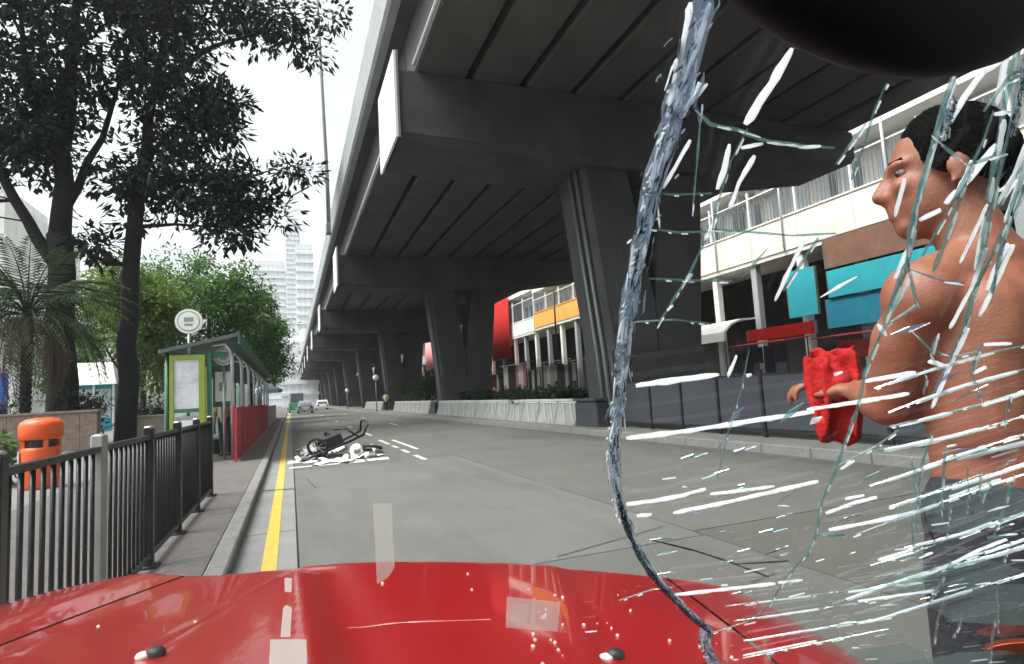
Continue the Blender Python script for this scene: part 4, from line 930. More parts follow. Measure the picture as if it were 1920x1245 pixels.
# crumpled red cloth between the hands
cb_ = MB(); r4 = random.Random(2); cc = Vector(b_(.315,.075,-.225))
def fold(ax, n, w, hgt, ph):                   # one hanging fold of cloth: a wavy double-walled sheet
    V=[];Fc=[]; m_=14
    for j in range(m_+1):
        t=j/m_
        for i in range(n+1):
            u=i/n-.5; wav=.016*math.sin(u*9+ph+2.2*t)+.010*math.sin(u*17-ph)
            p=cc+Vector(ax)*(u*w*(1-.35*abs(t-.35)))+Vector((-ax[1],ax[0],0))*(wav*(.5+t))+Vector((0,0,hgt*(.42-t)+.012*math.sin(u*7+ph)))
            V.append(p)
    o=len(V); q=Vector((-ax[1],ax[0],0))*.012; V+=[p+q for p in V]
    for j in range(m_):
        for i in range(n):
            a=j*(n+1)+i; Fc+=[(a,a+1,a+n+2,a+n+1),(o+a,o+a+n+1,o+a+n+2,o+a+1)]
    for i in range(n): Fc+=[(i,o+i,o+i+1,i+1),(m_*(n+1)+i,m_*(n+1)+i+1,o+m_*(n+1)+i+1,o+m_*(n+1)+i)]
    for j in range(m_): a=j*(n+1); b=a+n+1; Fc+=[(a,b,o+b,o+a),(a+n,o+a+n,o+b+n,b+n)]
    cb_.add(V,Fc)
fold((.80,-.60,0),18,.13,.20,.3); fold((.95,.30,0),18,.12,.17,2.1); fold((.35,-.93,0),16,.11,.21,4.0)
for k in range(7):
    p = cc+Vector((r4.uniform(-.04,.04),r4.uniform(-.04,.04),r4.uniform(-.02,.05))); cb_.capsule(p,p+Vector((r4.uniform(-.03,.03),r4.uniform(-.03,.03),r4.uniform(.01,.05))),.022,.014,10)
cme = fuse(cb_, .006, 3); cme.materials.append(MATS['red_cloth'])
rc = thing('red_cloth', 'crumpled red cloth held in the hands of the shirtless person', 'cloth', tuple(cc)); ro = bpy.data.objects.new('folds', cme); COL.objects.link(ro); ro.parent = rc; ro.location = -base(rc)
def bystander(label, x, y, yaw, top, legs, z0=0.12, hgt=1.66, bend=0.0):
    t = thing('person', label, 'person', (x,y,z0)); k = hgt/1.75; f_ = frame((x,y,z0), yaw); q = lambda f,l,z: f_(f*k,l*k,z*k)
    m1 = MB(); hh = frame(q(.03,0,1.62), yaw); add_head(m1, hh, k, False)
    m1.capsule(q(0,0,1.42), q(.01,0,1.55), .055*k, .05*k); m1.capsule(q(0,-.12,1.38), q(0,.12,1.38), .07*k, .07*k); m1.capsule(q(0,0,1.30), q(0,0,.98), .14*k, .12*k)
    for sg in (1,-1):
        m1.capsule(q(0,sg*.18,1.38), q(.02,sg*.23,1.10), .05*k, .04*k); m1.capsule(q(.02,sg*.23,1.10), q(.12,sg*.20,.88), .04*k, .028*k)
        w = q(.12,sg*.20,.88); m1.capsule(w, q(.16,sg*.195,.80), .028*k, .022*k)
        m1.capsule(q(0,sg*.09,.92), q(.02,sg*.09,.50), .085*k, .055*k); m1.capsule(q(.02,sg*.09,.50), q(-.01,sg*.09,.09), .053*k, .038*k); m1.capsule(q(-.03,sg*.09,.035), q(.14,sg*.10,.03), .04*k, .03*k)
    e = fuse(m1, .016, 3); e.materials.append(MATS['skin']); o = bpy.data.objects.new('body', e); COL.objects.link(o); o.parent = t; o.location = -base(t)
    m2 = MB(); m2.capsule(q(0,-.12,1.37), q(0,.12,1.37), .085*k, .085*k); m2.capsule(q(0,0,1.30), q(0,0,.92), .16*k, .15*k)
    for sg in (1,-1): m2.capsule(q(0,sg*.18,1.37), q(.02,sg*.225,1.15), .066*k, .058*k)
    e = fuse(m2, .018, 3); e.materials.append(MATS[top]); o = bpy.data.objects.new('shirt', e); COL.objects.link(o); o.parent = t; o.location = -base(t)
    m3 = MB(); m3.capsule(q(0,-.06,.92), q(0,.06,.92), .13*k, .13*k)
    for sg in (1,-1): m3.capsule(q(0,sg*.09,.88), q(.02,sg*.09,.50), .10*k, .07*k); m3.capsule(q(.02,sg*.09,.50), q(-.01,sg*.09,.12), .07*k, .055*k)
    e = fuse(m3, .018, 3); e.materials.append(MATS[legs]); o = bpy.data.objects.new('trousers', e); COL.objects.link(o); o.parent = t; o.location = -base(t)
    m4 = MB(); c = q(.02,0,1.66); m4.ball(c, (.105*k,.09*k,.09*k), 14, 10); m4.build('hair', 'hair', t, True)
    return t
bystander('person in a tan top and dark trousers waiting under the bus shelter', -1.50, 16.0, 200, 'tan_cloth', 'dark_cloth')
bystander('person in a white top waiting further inside the bus shelter', -1.85, 20.4, 160, 'white_cloth', 'dark_cloth')
bystander('person in a pale top standing near the white globe lamp', 7.6, 51.0, 190, 'cream_board', 'dark_cloth', 0.13)

# ================================================================ TAXI (seen from inside, its left wheels up on the kerb)
taxi = thing('taxi', 'red taxi with shattered windscreen, its bonnet filling the foreground', 'taxi')
CXc = -0.22                                   # centre line of the car, metres right of the camera
def plane_f(z): return 0.24-1.1*(z-1.3)        # the raked windscreen
WN = Vector((0,1,1.1)).normalized()
def hood_z(l, f):
    lc = l-CXc; a = abs(lc)
    z = 1.3-(0.400+0.110*max(0,f-0.72)/1.1)-0.020*(lc/0.66)**2
    # pressed centre panel and the buckled crease left of it
    t = max(0,min(1,(0.40-a)/0.05)); z += 0.007*t*t*(3-2*t)
    A, B = Vector((-0.27,0.88)), Vector((-0.55,1.62)); p = Vector((l,f)); ab = B-A; u = max(0,min(1,(p-A).dot(ab)/ab.length_squared)); d = (p-A-ab*u); sg = 1 if (ab.x*d.y-ab.y*d.x) > 0 else -1
    dd = d.length; z += 0.010*math.exp(-(dd/0.035)**2)-(0.008*math.exp(-((dd-0.08)/0.06)**2) if sg < 0 else 0)
    z += 0.004*math.sin(5.1*l+2*f)*math.sin(3.3*f+1)
    if lc < -0.55: z += 0.030*min(1,(-0.55-lc)/0.2)**2
    if a > 0.74: z -= 0.032*((a-0.74)/(0.16 if lc > 0 else 0.30))**2
    return z
def front_f(l):
    a = abs(l-CXc)/0.90; return 1.77-0.20*a**2.6
def sheet(l0, l1, nl, f0, f1=None, lip=True, nf=44):
    vs=[]; fs=[]
    for i in range(nl+1):
        l = l0+(l1-l0)*i/nl; fe = front_f(l) if f1 is None else f1
        for j in range(nf+1):
            f = f0+(fe-f0)*j/nf; vs.append((l,f,hood_z(l,f)))
        if lip:
            z = hood_z(l,fe)
            for df,dz in ((.022,-.008),(.036,-.028),(.040,-.06),(.038,-.12)): vs.append((l,fe+df,z+dz))
    m = nf+1+(4 if lip else 0)
    for i in range(nl):
        for j in range(m-1): fs.append((i*m+j,(i+1)*m+j,(i+1)*m+j+1,i*m+j+1))
    return MB().add(vs,fs)
hoodo = sheet(CXc-0.66,CXc+0.66,60,0.80).build('bonnet','taxi_red',taxi,True)
for sg in (-1,1):
    l0, l1 = (CXc+0.668,CXc+0.90) if sg>0 else (CXc-1.06,CXc-0.668)
    mb = sheet(l0,l1,12,0.74); o = mb.build('wing','taxi_red',taxi,True)
    le = CXc+(0.90 if sg > 0 else -1.06); vs=[]; fs=[]; n=24       # side of the wing with its wheel arch
    for j in range(n+1):
        f = 0.74+(front_f(le)+.03-0.74)*j/n; zt = hood_z(le,min(f,front_f(le)))
        d = f-1.12; zb = 0.30 if abs(d) > 0.36 else max(0.30, 0.32+math.sqrt(max(0,0.36**2-d*d)))
        vs += [(le,f,zt),(le+sg*.012,f,zt-.05),(le+sg*.012,f,zb)]
    for j in range(n): fs += [(j*3+k,(j+1)*3+k,(j+1)*3+k+1,j*3+k+1) for k in (0,1)]
    MB().add(vs,fs).build('wing_side','taxi_red',o,True)
    wl = CXc+sg*0.70; zc = 0.30
    w = MB().tube([(wl-.09,1.12,zc),(wl-.085,1.12,zc),(wl+.085,1.12,zc),(wl+.09,1.12,zc)],[.26,.29,.29,.26],28).build('wheel','rubber',taxi); MB().tube([(wl+sg*.091,1.12,zc),(wl+sg*.096,1.12,zc)],.18,20).build('hub_cap','steel',w)
    MB().cbox(CXc+sg*.62-.13,CXc+sg*.62+.13,1.60,1.69,.58,.72,.02).build('headlight','lamp_glass',taxi)
MB().prism([(1.55,.30),(1.86,.34),(1.90,.42),(1.88,.52),(1.60,.54)],'x',CXc-.84,CXc+.84).build('bumper','taxi_trim',taxi)
MB().box(CXc-.45,CXc+.45,1.66,1.70,.57,.73).build('grille','taxi_trim',taxi)
# cowl, wiper arms, washer jets
MB().add([(CXc-.80,.70,.868),(CXc+.80,.70,.868),(CXc+.80,.81,.880),(CXc-.80,.81,.880)],[(0,1,2,3)]).build('cowl','taxi_trim',taxi)
for l,f in ((-.56,.99),(.18,1.01)):
    z = hood_z(l,f); j = MB().ball((l,f,z+.004),(.016,.013,.011),14,8).build('washer_jet','taxi_trim',taxi,True); MB().ball((l-.016,f-.006,z+.002),(.013,.011,.007),10,6).build('jet_lump','jet_pale',j,True)  # pale lump to one side of each jet
mb = MB(); P = [(-.30+.27*i/12,1.16+.03*i/12,hood_z(-.30+.27*i/12,1.16+.03*i/12)+.0015) for i in range(13)]
for i in range(12): a,b = P[i],P[i+1]; w=.0008+.0030*math.sin(i*.33+.2)**2*(1 if i not in (4,) else .3); mb.add([(a[0],a[1]-w,a[2]),(b[0],b[1]-w,b[2]),(b[0],b[1]+w,b[2]),(a[0],a[1]+w,a[2])],[(0,1,2,3)])
mb.build('painted_highlight','highlight_paint',taxi)  # highlight on the bonnet painted as a thin pale strip
# windscreen
def wp(l, z, off=0.0): return Vector((l,plane_f(z),z))+WN*off
c4 = [(CXc-.76,.865),(CXc+.76,.865),(CXc+.64,1.45),(CXc-.64,1.45)]
ws = MB().hexa([wp(l,z,0) for l,z in c4]+[wp(l,z,.005) for l,z in c4]).build('windscreen','pane',taxi)
for (a,b) in ((0,1),(1,2),(2,3),(3,0)):
    A,B = wp(*c4[a],.0025),wp(*c4[b],.0025); MB().tube([A,B],.017,8).build('rubber_seal','taxi_trim',taxi)
for sg in (-1,1):
    A,B = wp(CXc+sg*.79,.86,.0),wp(CXc+sg*.67,1.455,0); MB().tube([A,B],.035,10).build('pillar','interior',taxi,True)
MB().prism([(.085,1.462),(.06,1.52),(-.1,1.55),(-1.3,1.56),(-1.3,1.53),(-.1,1.52),(.04,1.47)],'x',CXc-.68,CXc+.68).build('roof','taxi_red',taxi)
MB().prism([(.70,.855),(.60,.86),(.25,.90),(.12,.88),(.10,.60),(.70,.60)],'x',CXc-.84,CXc+.84).build('dashboard','interior',taxi)
# cabin: floor, bulkhead, front seats
MB().box(CXc-.82,CXc+.82,-1.5,.66,.30,.36).build('cabin_floor','interior',taxi)
MB().box(CXc-.74,CXc+.74,-1.5,-1.42,.36,1.52).build('rear_bulkhead','interior',taxi)
for sg in (-1,1):
    MB().box(CXc+sg*.83-.02,CXc+sg*.83+.02,-1.5,.58,.30,1.0).build('door_panel','interior',taxi)
    st=MB().cbox(CXc+sg*.36-.26,CXc+sg*.36+.26,-.75,-.22,.36,.58,.05).build('seat','interior',taxi); MB().cbox(CXc+sg*.36-.25,CXc+sg*.36+.25,-.92,-.74,.5,1.2,.05).build('seat_back','interior',st)
# mirror housing hanging inside the glass
mrot = Euler((R(0),R(20),R(12))).to_matrix()
mr = MB().ball((.058,.085,1.3+.088),(.044,.014,.0385),28,18,mrot).build('mirror_housing','mirror_plastic',taxi,True)
MB().tube([(.058,.085,1.40),(.05,.09,1.415),(.04,.10,1.43)],.008,8).build('mirror_stem','mirror_plastic',mr)
# windscreen reflections modelled as pale films on the glass, and a sticker
def film(name, pts, m, off=-.0012):
    P=[wp(l,1.3+z,off) for l,z in pts]; Q=[wp(l,1.3+z,off-.0004) for l,z in pts]; n=len(P)
    return MB().add(P+Q,[tuple(range(n)),tuple(range(2*n-1,n-1,-1))]+[(i,(i+1)%n,n+(i+1)%n,n+i) for i in range(n)]).build(name,m,ws)
film('reflection_bar',[(-.0663,-.0553),(-.057,-.0553),(-.0640,-.100),(-.0690,-.108),(-.0770,-.114)],'film')
film('reflection_sheet',[(.0005,-.1265),(.0342,-.1318),(.0352,-.1627),(-.0002,-.1577)],'film')
film('reflection_patch',[(.004,-.132),(.0145,-.1335),(.0145,-.1535),(.0035,-.152)],'film',-.0018); film('reflection_sliver',[(.016,-.134),(.0195,-.1345),(.0198,-.1545),(.016,-.154)],'film',-.0018)
film('reflection_dot',[(.0245+.0022*math.cos(a*.785),-.1462+.0020*math.sin(a*.785)) for a in range(8)],'reflection_film',-.0018)
film('reflection_tab',[(-.1302,-.1091),(-.1261,-.1091),(-.1305,-.121),(-.1345,-.121)],'reflection_film'); film('reflection_strip',[(-.1412,-.1361),(-.1385,-.1335),(-.1358,-.1361),(-.1483,-.1677),(-.1549,-.1677)],'reflection_film'); film('reflection_block',[(-.163,-.1707),(-.1384,-.1709),(-.1503,-.2088),(-.1793,-.2086)],'reflection_film')
film('orange_sticker',[(.372+.022*math.cos(a*.524),-.186+.008*math.sin(a*.524)) for a in range(12)],'bin_orange')
# fractures: kind, width mm, points (0.1 mm right of the camera, 0.1 mm above it) on the glass
CR = [
('b',8.7,(475,978),(474,906),(469,836),(458,763)),
('b',7.7,(461,788),(446,695),(433,603),(432,500)),
('b',6.6,(431,527),(426,415),(430,272),(444,107),(464,-86)),
('b',5.6,(462,-63),(475,-233),(521,-429),(604,-640)),
('d',4.2,(515,-400),(604,-640),(741,-904),(944,-1171),(1240,-1485),(1416,-1633)),
('b',3.9,(560,-523),(682,-785),(866,-1055),(1178,-1402),(1387,-1603)),
('b',9.7,(1330,-1543),(1422,-1792),(1654,-2192)),
('w',1.3,(446,955),(447,871),(439,788)),
('w',1.0,(492,955),(480,880),(454,798)),
('w',1.0,(465,788),(439,732)),
('w',1.0,(514,826),(483,763)),
('w',1.1,(532,825),(488,782)),
('w',0.9,(518,722),(469,621)),
('w',0.9,(431,706),(428,553)),
('w',0.9,(449,514),(440,385)),
('t',1.3,(515,778),(569,750),(648,740),(714,728)),
('t',0.8,(530,788),(540,738),(554,673),(568,603),(577,553)),
('w',2.0,(727,886),(700,827),(661,753)),
('w',1.4,(631,715),(635,662),(630,621)),
('w',1.1,(710,694),(688,639),(682,579)),
('t',0.9,(729,886),(802,880),(855,907)),
('t',1.3,(659,733),(749,718),(861,709),(939,707)),
('w',0.9,(669,707),(727,715)),
('w',0.7,(830,709),(891,712)),
('t',0.8,(668,749),(647,685),(641,591),(647,527)),
('w',1.0,(657,547),(638,494)),
('t',1.1,(639,501),(616,408),(583,330),(550,255)),
('w',1.1,(619,408),(608,385)),
('w',1.1,(583,319),(568,302)),
('t',0.6,(397,615),(504,610),(617,613)),
('t',0.7,(446,524),(548,514),(650,517)),
('t',0.7,(484,393),(622,388),(769,386)),
('t',0.6,(457,264),(600,272),(740,259)),
('t',0.7,(647,527),(769,521),(910,512),(1045,518)),
('w',0.9,(950,501),(939,416),(933,336)),
('t',1.1,(1002,501),(975,416),(958,355)),
('t',0.6,(1009,828),(1006,780),(1018,718),(1025,640)),
('t',0.9,(996,755),(958,674)),
('t',1.2,(1175,856),(1188,800),(1207,719),(1234,629),(1279,529),(1318,446)),
('b',1.7,(1191,810),(1218,730)),
('w',1.3,(1206,796),(1233,740)),
('w',1.4,(1252,857),(1235,805),(1229,745)),
('w',1.1,(1270,942),(1290,866),(1332,791)),
('w',1.4,(1311,934),(1296,888),(1245,848)),
('w',1.0,(1333,776),(1373,781)),
('w',1.8,(1402,714),(1382,659),(1365,617)),
('w',1.4,(1357,617),(1347,587)),
('w',1.1,(1340,574),(1291,549)),
('t',0.8,(1329,781),(1349,719),(1354,653),(1362,555),(1361,460)),
('w',0.9,(1484,741),(1494,676),(1496,618)),
('t',1.2,(1387,791),(1447,676),(1514,556),(1616,387),(1690,221)),
('t',0.8,(1544,665),(1582,556),(1626,447),(1705,324)),
('w',0.8,(1516,642),(1511,600)),
('b',1.2,(1312,909),(1362,820),(1408,741)),
('t',0.7,(1380,857),(1317,848),(1299,781)),
('t',2.7,(1178,838),(1218,719),(1263,580),(1327,446),(1365,290)),
('t',2.0,(1294,909),(1361,781),(1444,641),(1568,446),(1662,257)),
('t',1.8,(1490,731),(1565,556),(1679,356)),
('t',2.0,(1363,641),(1399,529),(1428,417)),
('t',1.3,(1202,730),(1336,675),(1413,698)),
('w',1.0,(1186,641),(1214,555)),
('w',0.8,(1234,675),(1254,617)),
('w',0.7,(1215,730),(1242,641)),
('w',0.8,(1274,555),(1327,431)),
('w',0.9,(1368,766),(1416,687)),
('w',0.8,(1497,555),(1577,417)),
('w',0.8,(1522,653),(1568,543)),
('t',2.2,(1296,516),(1337,417),(1358,307),(1382,203)),
('t',2.2,(1374,221),(1401,88),(1459,-63),(1497,-208)),
('t',2.2,(1480,-158),(1525,-343),(1559,-524),(1641,-732),(1684,-928)),
('t',2.1,(1682,-907),(1660,-1103),(1675,-1351),(1606,-1516),(1401,-1646)),
('w',1.0,(1307,474),(1320,394)),
('w',1.2,(1348,256),(1400,221)),
('w',0.9,(1365,417),(1365,290)),
('t',1.5,(1318,446),(1439,324),(1367,256)),
('t',1.1,(1356,417),(1487,387),(1567,379)),
('t',2.0,(1590,221),(1623,147),(1698,88)),
('w',1.9,(1624,131),(1715,108)),
('w',1.7,(1825,88),(1859,112)),
('t',1.7,(1764,203),(1789,147),(1819,88),(1942,-18)),
('w',1.0,(1799,185),(1898,189)),
('t',1.0,(1478,239),(1610,166),(1727,147),(1794,166)),
('w',2.3,(516,38),(660,59),(833,81)),
('w',1.5,(940,79),(958,85)),
('w',2.3,(522,-182),(766,-150),(1026,-105),(1279,-63)),
('w',1.8,(1258,-67),(1443,-36),(1641,0)),
('w',1.5,(1290,78),(1317,88)),
('w',1.7,(1421,55),(1507,72),(1602,88)),
('w',2.4,(595,-539),(744,-517),(891,-479)),
('w',1.3,(864,-476),(959,-445)),
('w',1.6,(1001,-492),(1175,-467),(1296,-446)),
('w',2.2,(667,-622),(741,-612)),
('w',2.4,(847,-599),(1071,-540),(1306,-467),(1485,-410)),
('w',3.0,(1031,-1225),(1335,-1173),(1607,-1126)),
('w',2.0,(1617,-1112),(1750,-1090)),
('t',1.0,(708,-1294),(885,-1195),(1009,-1171)),
('d',1.2,(784,-786),(1041,-864),(1286,-960),(1554,-1080)),
('d',1.5,(1426,-894),(1544,-826)),
('d',1.3,(1286,-960),(1464,-948),(1596,-936)),
('t',0.7,(907,184),(940,25),(955,-158),(994,-400)),
('w',1.0,(878,146),(875,67)),
('t',0.9,(1482,25),(1609,79),(1735,126),(1862,164),(1990,195)),
('w',0.8,(1522,43),(1686,109),(1851,161)),
('t',1.0,(1595,-69),(1710,-8),(1824,43),(1942,84),(2061,116)),
('w',1.7,(1687,-20),(1837,48),(1991,98)),
('t',1.5,(1653,-142),(1787,-105),(1914,-65),(2032,-21),(2142,26)),
('w',2.5,(1757,-114),(1817,-96),(1877,-78)),
('w',1.3,(1972,-44),(2059,-10),(2142,26)),
('t',1.3,(1648,-249),(1809,-213),(1960,-172),(2099,-121),(2225,-66)),
('w',2.6,(1687,-241),(1888,-193),(2071,-132)),
('t',1.2,(1944,-342),(2039,-292),(2131,-245),(2222,-201),(2312,-161)),
('w',2.0,(1993,-316),(2070,-275),(2146,-237)),
('t',1.4,(1750,-436),(1900,-362),(2047,-295),(2192,-238),(2336,-188)),
('w',1.5,(1805,-408),(1906,-359),(2005,-313)),
('w',2.4,(2055,-292),(2196,-237),(2336,-188)),
('t',1.8,(1937,-572),(2074,-503),(2204,-436),(2326,-369),(2442,-304)),
('w',1.6,(1950,-566),(2010,-536),(2069,-506)),
('w',1.5,(2161,-458),(2291,-388),(2414,-320)),
('t',1.2,(1862,-739),(2028,-624),(2184,-520),(2334,-428),(2478,-345)),
('w',2.2,(1977,-659),(2068,-596),(2156,-538)),
('w',1.6,(2196,-512),(2282,-459),(2367,-409)),
('t',1.4,(2198,-846),(2340,-790),(2470,-727),(2584,-653),(2686,-574)),
('w',1.8,(2225,-835),(2363,-780),(2489,-716)),
('w',1.7,(2572,-662),(2631,-619),(2686,-574)),
('t',1.5,(2077,-968),(2250,-870),(2407,-768),(2545,-661),(2667,-553)),
('w',1.9,(2117,-946),(2190,-905),(2261,-863)),
('w',1.2,(2387,-782),(2464,-726),(2536,-668)),
('t',1.8,(2176,-1197),(2375,-1096),(2561,-997),(2732,-898),(2891,-801)),
('w',1.3,(2264,-1153),(2386,-1091),(2503,-1029)),
('w',3.1,(2575,-989),(2717,-907),(2850,-826)),
('t',1.5,(2072,-1335),(2292,-1172),(2494,-1023),(2681,-886),(2853,-760)),
('w',3.3,(2135,-1288),(2310,-1158),(2474,-1038)),
('w',1.2,(2678,-888),(2767,-823),(2853,-760)),
('t',1.7,(2353,-1547),(2552,-1393),(2739,-1254),(2916,-1129),(3084,-1015)),
('w',2.8,(2401,-1510),(2625,-1338),(2835,-1185)),
('t',1.6,(1400,-1354),(2014,-1228),(2590,-1110)),
('w',1.1,(1587,-1315),(1892,-1253)),
('w',1.9,(2098,-1211),(2495,-1129)),
('t',1.6,(1504,-1487),(2099,-1340),(2652,-1203)),
('w',1.8,(1639,-1453),(1998,-1365)),
('w',2.0,(2221,-1310),(2630,-1208)),
('t',1.8,(1665,-1727),(2110,-1590),(2526,-1463)),
('w',1.9,(1700,-1716),(2172,-1571)),
('w',1.8,(2342,-1519),(2526,-1463)),
('t',1.9,(1737,-1924),(2174,-1742),(2578,-1575)),
('w',1.3,(1741,-1922),(2186,-1738)),
('w',2.2,(1631,-607),(1743,-541),(1830,-509)),
('w',2.6,(1703,-713),(1898,-660),(2102,-591)),
('w',1.6,(1670,-509),(1750,-487)),
('w',2.2,(2383,-1130),(2510,-995),(2612,-849),(2695,-772)),
('w',1.9,(2340,-930),(2387,-889)),
('t',2.3,(1851,-288),(1968,-431),(2078,-558)),
('d',1.4,(2084,-558),(2218,-697),(2338,-809)),
('t',1.8,(1959,-234),(2054,-372),(2206,-592)),
('w',1.2,(1547,-337),(1583,-293)),
('t',1.2,(1525,-343),(1657,-234),(1703,-158)),
('t',1.4,(2997,-1187),(3189,-1404),(3392,-1649)),
('t',1.9,(2709,-1221),(2856,-1492),(3063,-1808)),
('t',1.6,(2064,-588),(2153,-728),(2272,-881)),
('t',2.1,(2510,-927),(2591,-1107),(2660,-1308)),
('t',1.2,(2033,-501),(2104,-618),(2198,-744)),
('t',2.1,(2977,-1425),(3060,-1561),(3120,-1707)),
('t',0.9,(2138,-331),(2271,-494),(2399,-676)),
('t',1.5,(1841,-151),(1901,-290),(1984,-444)),
('t',1.0,(2046,1),(2084,-57),(2122,-118)),
('t',1.6,(2755,-808),(2805,-889),(2858,-974)),
('t',1.7,(2308,-407),(2341,-478),(2383,-552)),
('t',2.2,(3232,-1483),(3438,-1758),(3691,-2075)),
('t',1.8,(2392,-381),(2503,-557),(2611,-756)),
('t',1.2,(2201,-343),(2263,-418),(2320,-497)),
('t',0.8,(1630,102),(1676,50),(1705,-6)),
('t',1.0,(2235,-557),(2308,-673),(2394,-800)),
('w',0.6,(1475,721),(1496,657),(1505,588)),
('t',1.1,(1564,542),(1592,456),(1610,362)),
('w',0.9,(1469,731),(1491,671),(1497,608)),
('t',1.1,(1663,278),(1705,144),(1741,-9)),
('w',1.2,(1641,486),(1673,390),(1699,282)),
('t',0.7,(1488,693),(1498,637),(1516,577)),
('w',0.9,(1557,481),(1594,371),(1614,247)),
('w',0.6,(1466,590),(1482,520),(1496,444)),
('w',1.0,(1628,488),(1640,427),(1664,361)),
('w',1.1,(1690,242),(1726,102),(1773,-56)),
('w',1.0,(1348,683),(1359,642),(1361,598)),
('t',0.6,(1351,692),(1364,647),(1366,599))
]
rc_ = random.Random(77)
def uv(p): return Vector((p[0]*1e-4, p[1]*1e-4*math.hypot(1,1.1)))       # metres within the plane of the glass
def onglass(q, off): return wp(q.x, 1.3+q.y/math.hypot(1,1.1), off)
def ribbon(mb, pts, w, off, jit, wv, step):
    """thin splinter along pts: smoothly swelling and thinning width, long tapered ends"""
    q=[pts[0]]
    for i in range(len(pts)-1):
        d=pts[i+1]-pts[i]; n=max(1,int(d.length/step)); nn=Vector((-d.y,d.x)).normalized()
        for k in range(1,n+1): q.append(pts[i]+d*(k/n)+nn*rc_.uniform(-jit,jit)*w)
    V=[];F=[]; N=len(q)-1; p1,p2=rc_.uniform(0,6.3),rc_.uniform(0,6.3); tp,tq=(rc_.uniform(.08,.3),rc_.uniform(.05,.2)) if wv>.25 else (rc_.uniform(.02,.07),rc_.uniform(.02,.12))
    for i,p in enumerate(q):
        d=(q[min(i+1,N)]-q[max(0,i-1)]); nn=Vector((-d.y,d.x)).normalized(); t=i/N
        e=min(1,(t+.02)/tp,(1.02-t)/tq)**.7
        m_=(1+wv*.7*math.sin(i*.9+p1)+wv*.7*math.sin(i*.37+p2)+rc_.uniform(-wv,wv)*.4)
        a,b=onglass(p+nn*w*.5*e*max(.15,m_),off),onglass(p-nn*w*.5*e*max(.15,m_*rc_.uniform(.7,1.1)),off); V+=[a,b,a-WN*.0007,b-WN*.0007]
    for i in range(N):
        a,b=i*4,i*4+4; F+=[(a,a+1,b+1,b),(a+2,b+2,b+3,a+3),(a,b,b+2,a+2),(a+1,a+3,b+3,b+1)]
    F+=[(0,2,3,1)]; mb.add(V,F)
KM={'w':'glint','b':'frosted','t':'teal_edge','d':'dark_edge'}
for i,(k,w,*pts) in enumerate(CR):
    w*=1e-3; pts=[uv(p) for p in pts]; mb=MB(); off=-.0016-.0004*(i%5)
    if k=='b':
        ribbon(mb,pts,w*.85,off,.03,.12,max(.004,w*.6)); o=mb.build('crack',KM[k],ws)
        L=sum((pts[j+1]-pts[j]).length for j in range(len(pts)-1)); bin_={q:MB() for q in ('glint','dark_edge','teal_edge','frosted')}
        def at(u):
            u*=L
            for j in range(len(pts)-1):
                d=pts[j+1]-pts[j]
                if u<=d.length or j==len(pts)-2: return pts[j]+d*(u/d.length), d.normalized()
                u-=d.length
        for _ in range(int(14+L/w*5)):            # long splinters that run with the fracture
            u0=rc_.random()*.95; u1=min(1,u0+rc_.uniform(.04,.28)*min(1,8*w/L)+.02); t0=rc_.gauss(0,.26); t1=t0+rc_.gauss(0,.12); P_=[]
            for q in range(5):
                p,d=at(u0+(u1-u0)*q/4); P_.append(p+Vector((-d.y,d.x))*w*(t0+(t1-t0)*q/4+rc_.uniform(-.03,.03)))
            ribbon(bin_[rc_.choice(['glint','glint','glint','frosted','frosted','dark_edge','teal_edge'])],P_,w*rc_.uniform(.025,.10),off-.0006-.0003*rc_.randrange(4),.05,.35,.02)
        for _ in range(int(L/w*7)):               # short glints across it
            p,d=at(rc_.random()); n_=Vector((-d.y,d.x)); c=p+n_*w*rc_.gauss(0,.28); a=(d*rc_.uniform(.5,1)+n_*rc_.uniform(-.8,.2)).normalized()*w*rc_.uniform(.08,.34)
            ribbon(bin_[rc_.choice(['glint','glint','dark_edge'])],[c-a*.5,c,c+a*.5],w*rc_.uniform(.02,.07),off-.0018,.05,.3,1)
        for q,m_ in bin_.items():
            if m_.v: m_.build('splinters',q,o,kind='stuff')
    else:
        ribbon(mb,pts,w*(.62 if k!='w' else 1.15),off,.07 if k!='w' else .05,.32 if k!='w' else .2,max(.0016,w*.9)); mb.build('crack',KM[k],ws)
        if k=='t':
            gl=MB()
            for _ in range(int(1+1.2*len(pts))):
                j=rc_.randrange(len(pts)-1); d=pts[j+1]-pts[j]; c=pts[j]+d*rc_.random(); a=d.normalized()*w*rc_.uniform(1.0,4.5)
                ribbon(gl,[c-a*.5,c,c+a*.5],w*rc_.uniform(.15,.4),off-.0009,.1,.3,1)
            gl.build('glint_flecks','glint',ws,kind='stuff')
# broad splinter faces left between the fractures
fc={q:MB() for q in ('teal_edge','frosted','glint')}
for _ in range(80):
    l=rc_.uniform(.08,.40); z=.035-.36*max(0,l-.05)+rc_.uniform(-.13,.03)
    if z<-.26 or z>.06: continue
    c=uv((l*1e4,z*1e4)); a=rc_.uniform(.2,1.4) if z>-.05 else rc_.uniform(-.1,.9); d=Vector((math.cos(a),math.sin(a))); n_=Vector((-d.y,d.x)); L_=rc_.uniform(.004,.016); w_=rc_.uniform(.0008,.0035)
    P_=[onglass(c-d*L_*.5,-.0052),onglass(c+n_*w_*rc_.uniform(.4,1),-.0052),onglass(c+d*L_*.5,-.0052),onglass(c-n_*w_*rc_.uniform(.1,.6),-.0052)]
    fc[rc_.choice(['teal_edge','teal_edge','frosted','frosted','glint'])].add(P_+[p-WN*.0005 for p in P_],[(0,1,2,3),(7,6,5,4),(0,4,5,1),(1,5,6,2),(2,6,7,3),(3,7,4,0)])
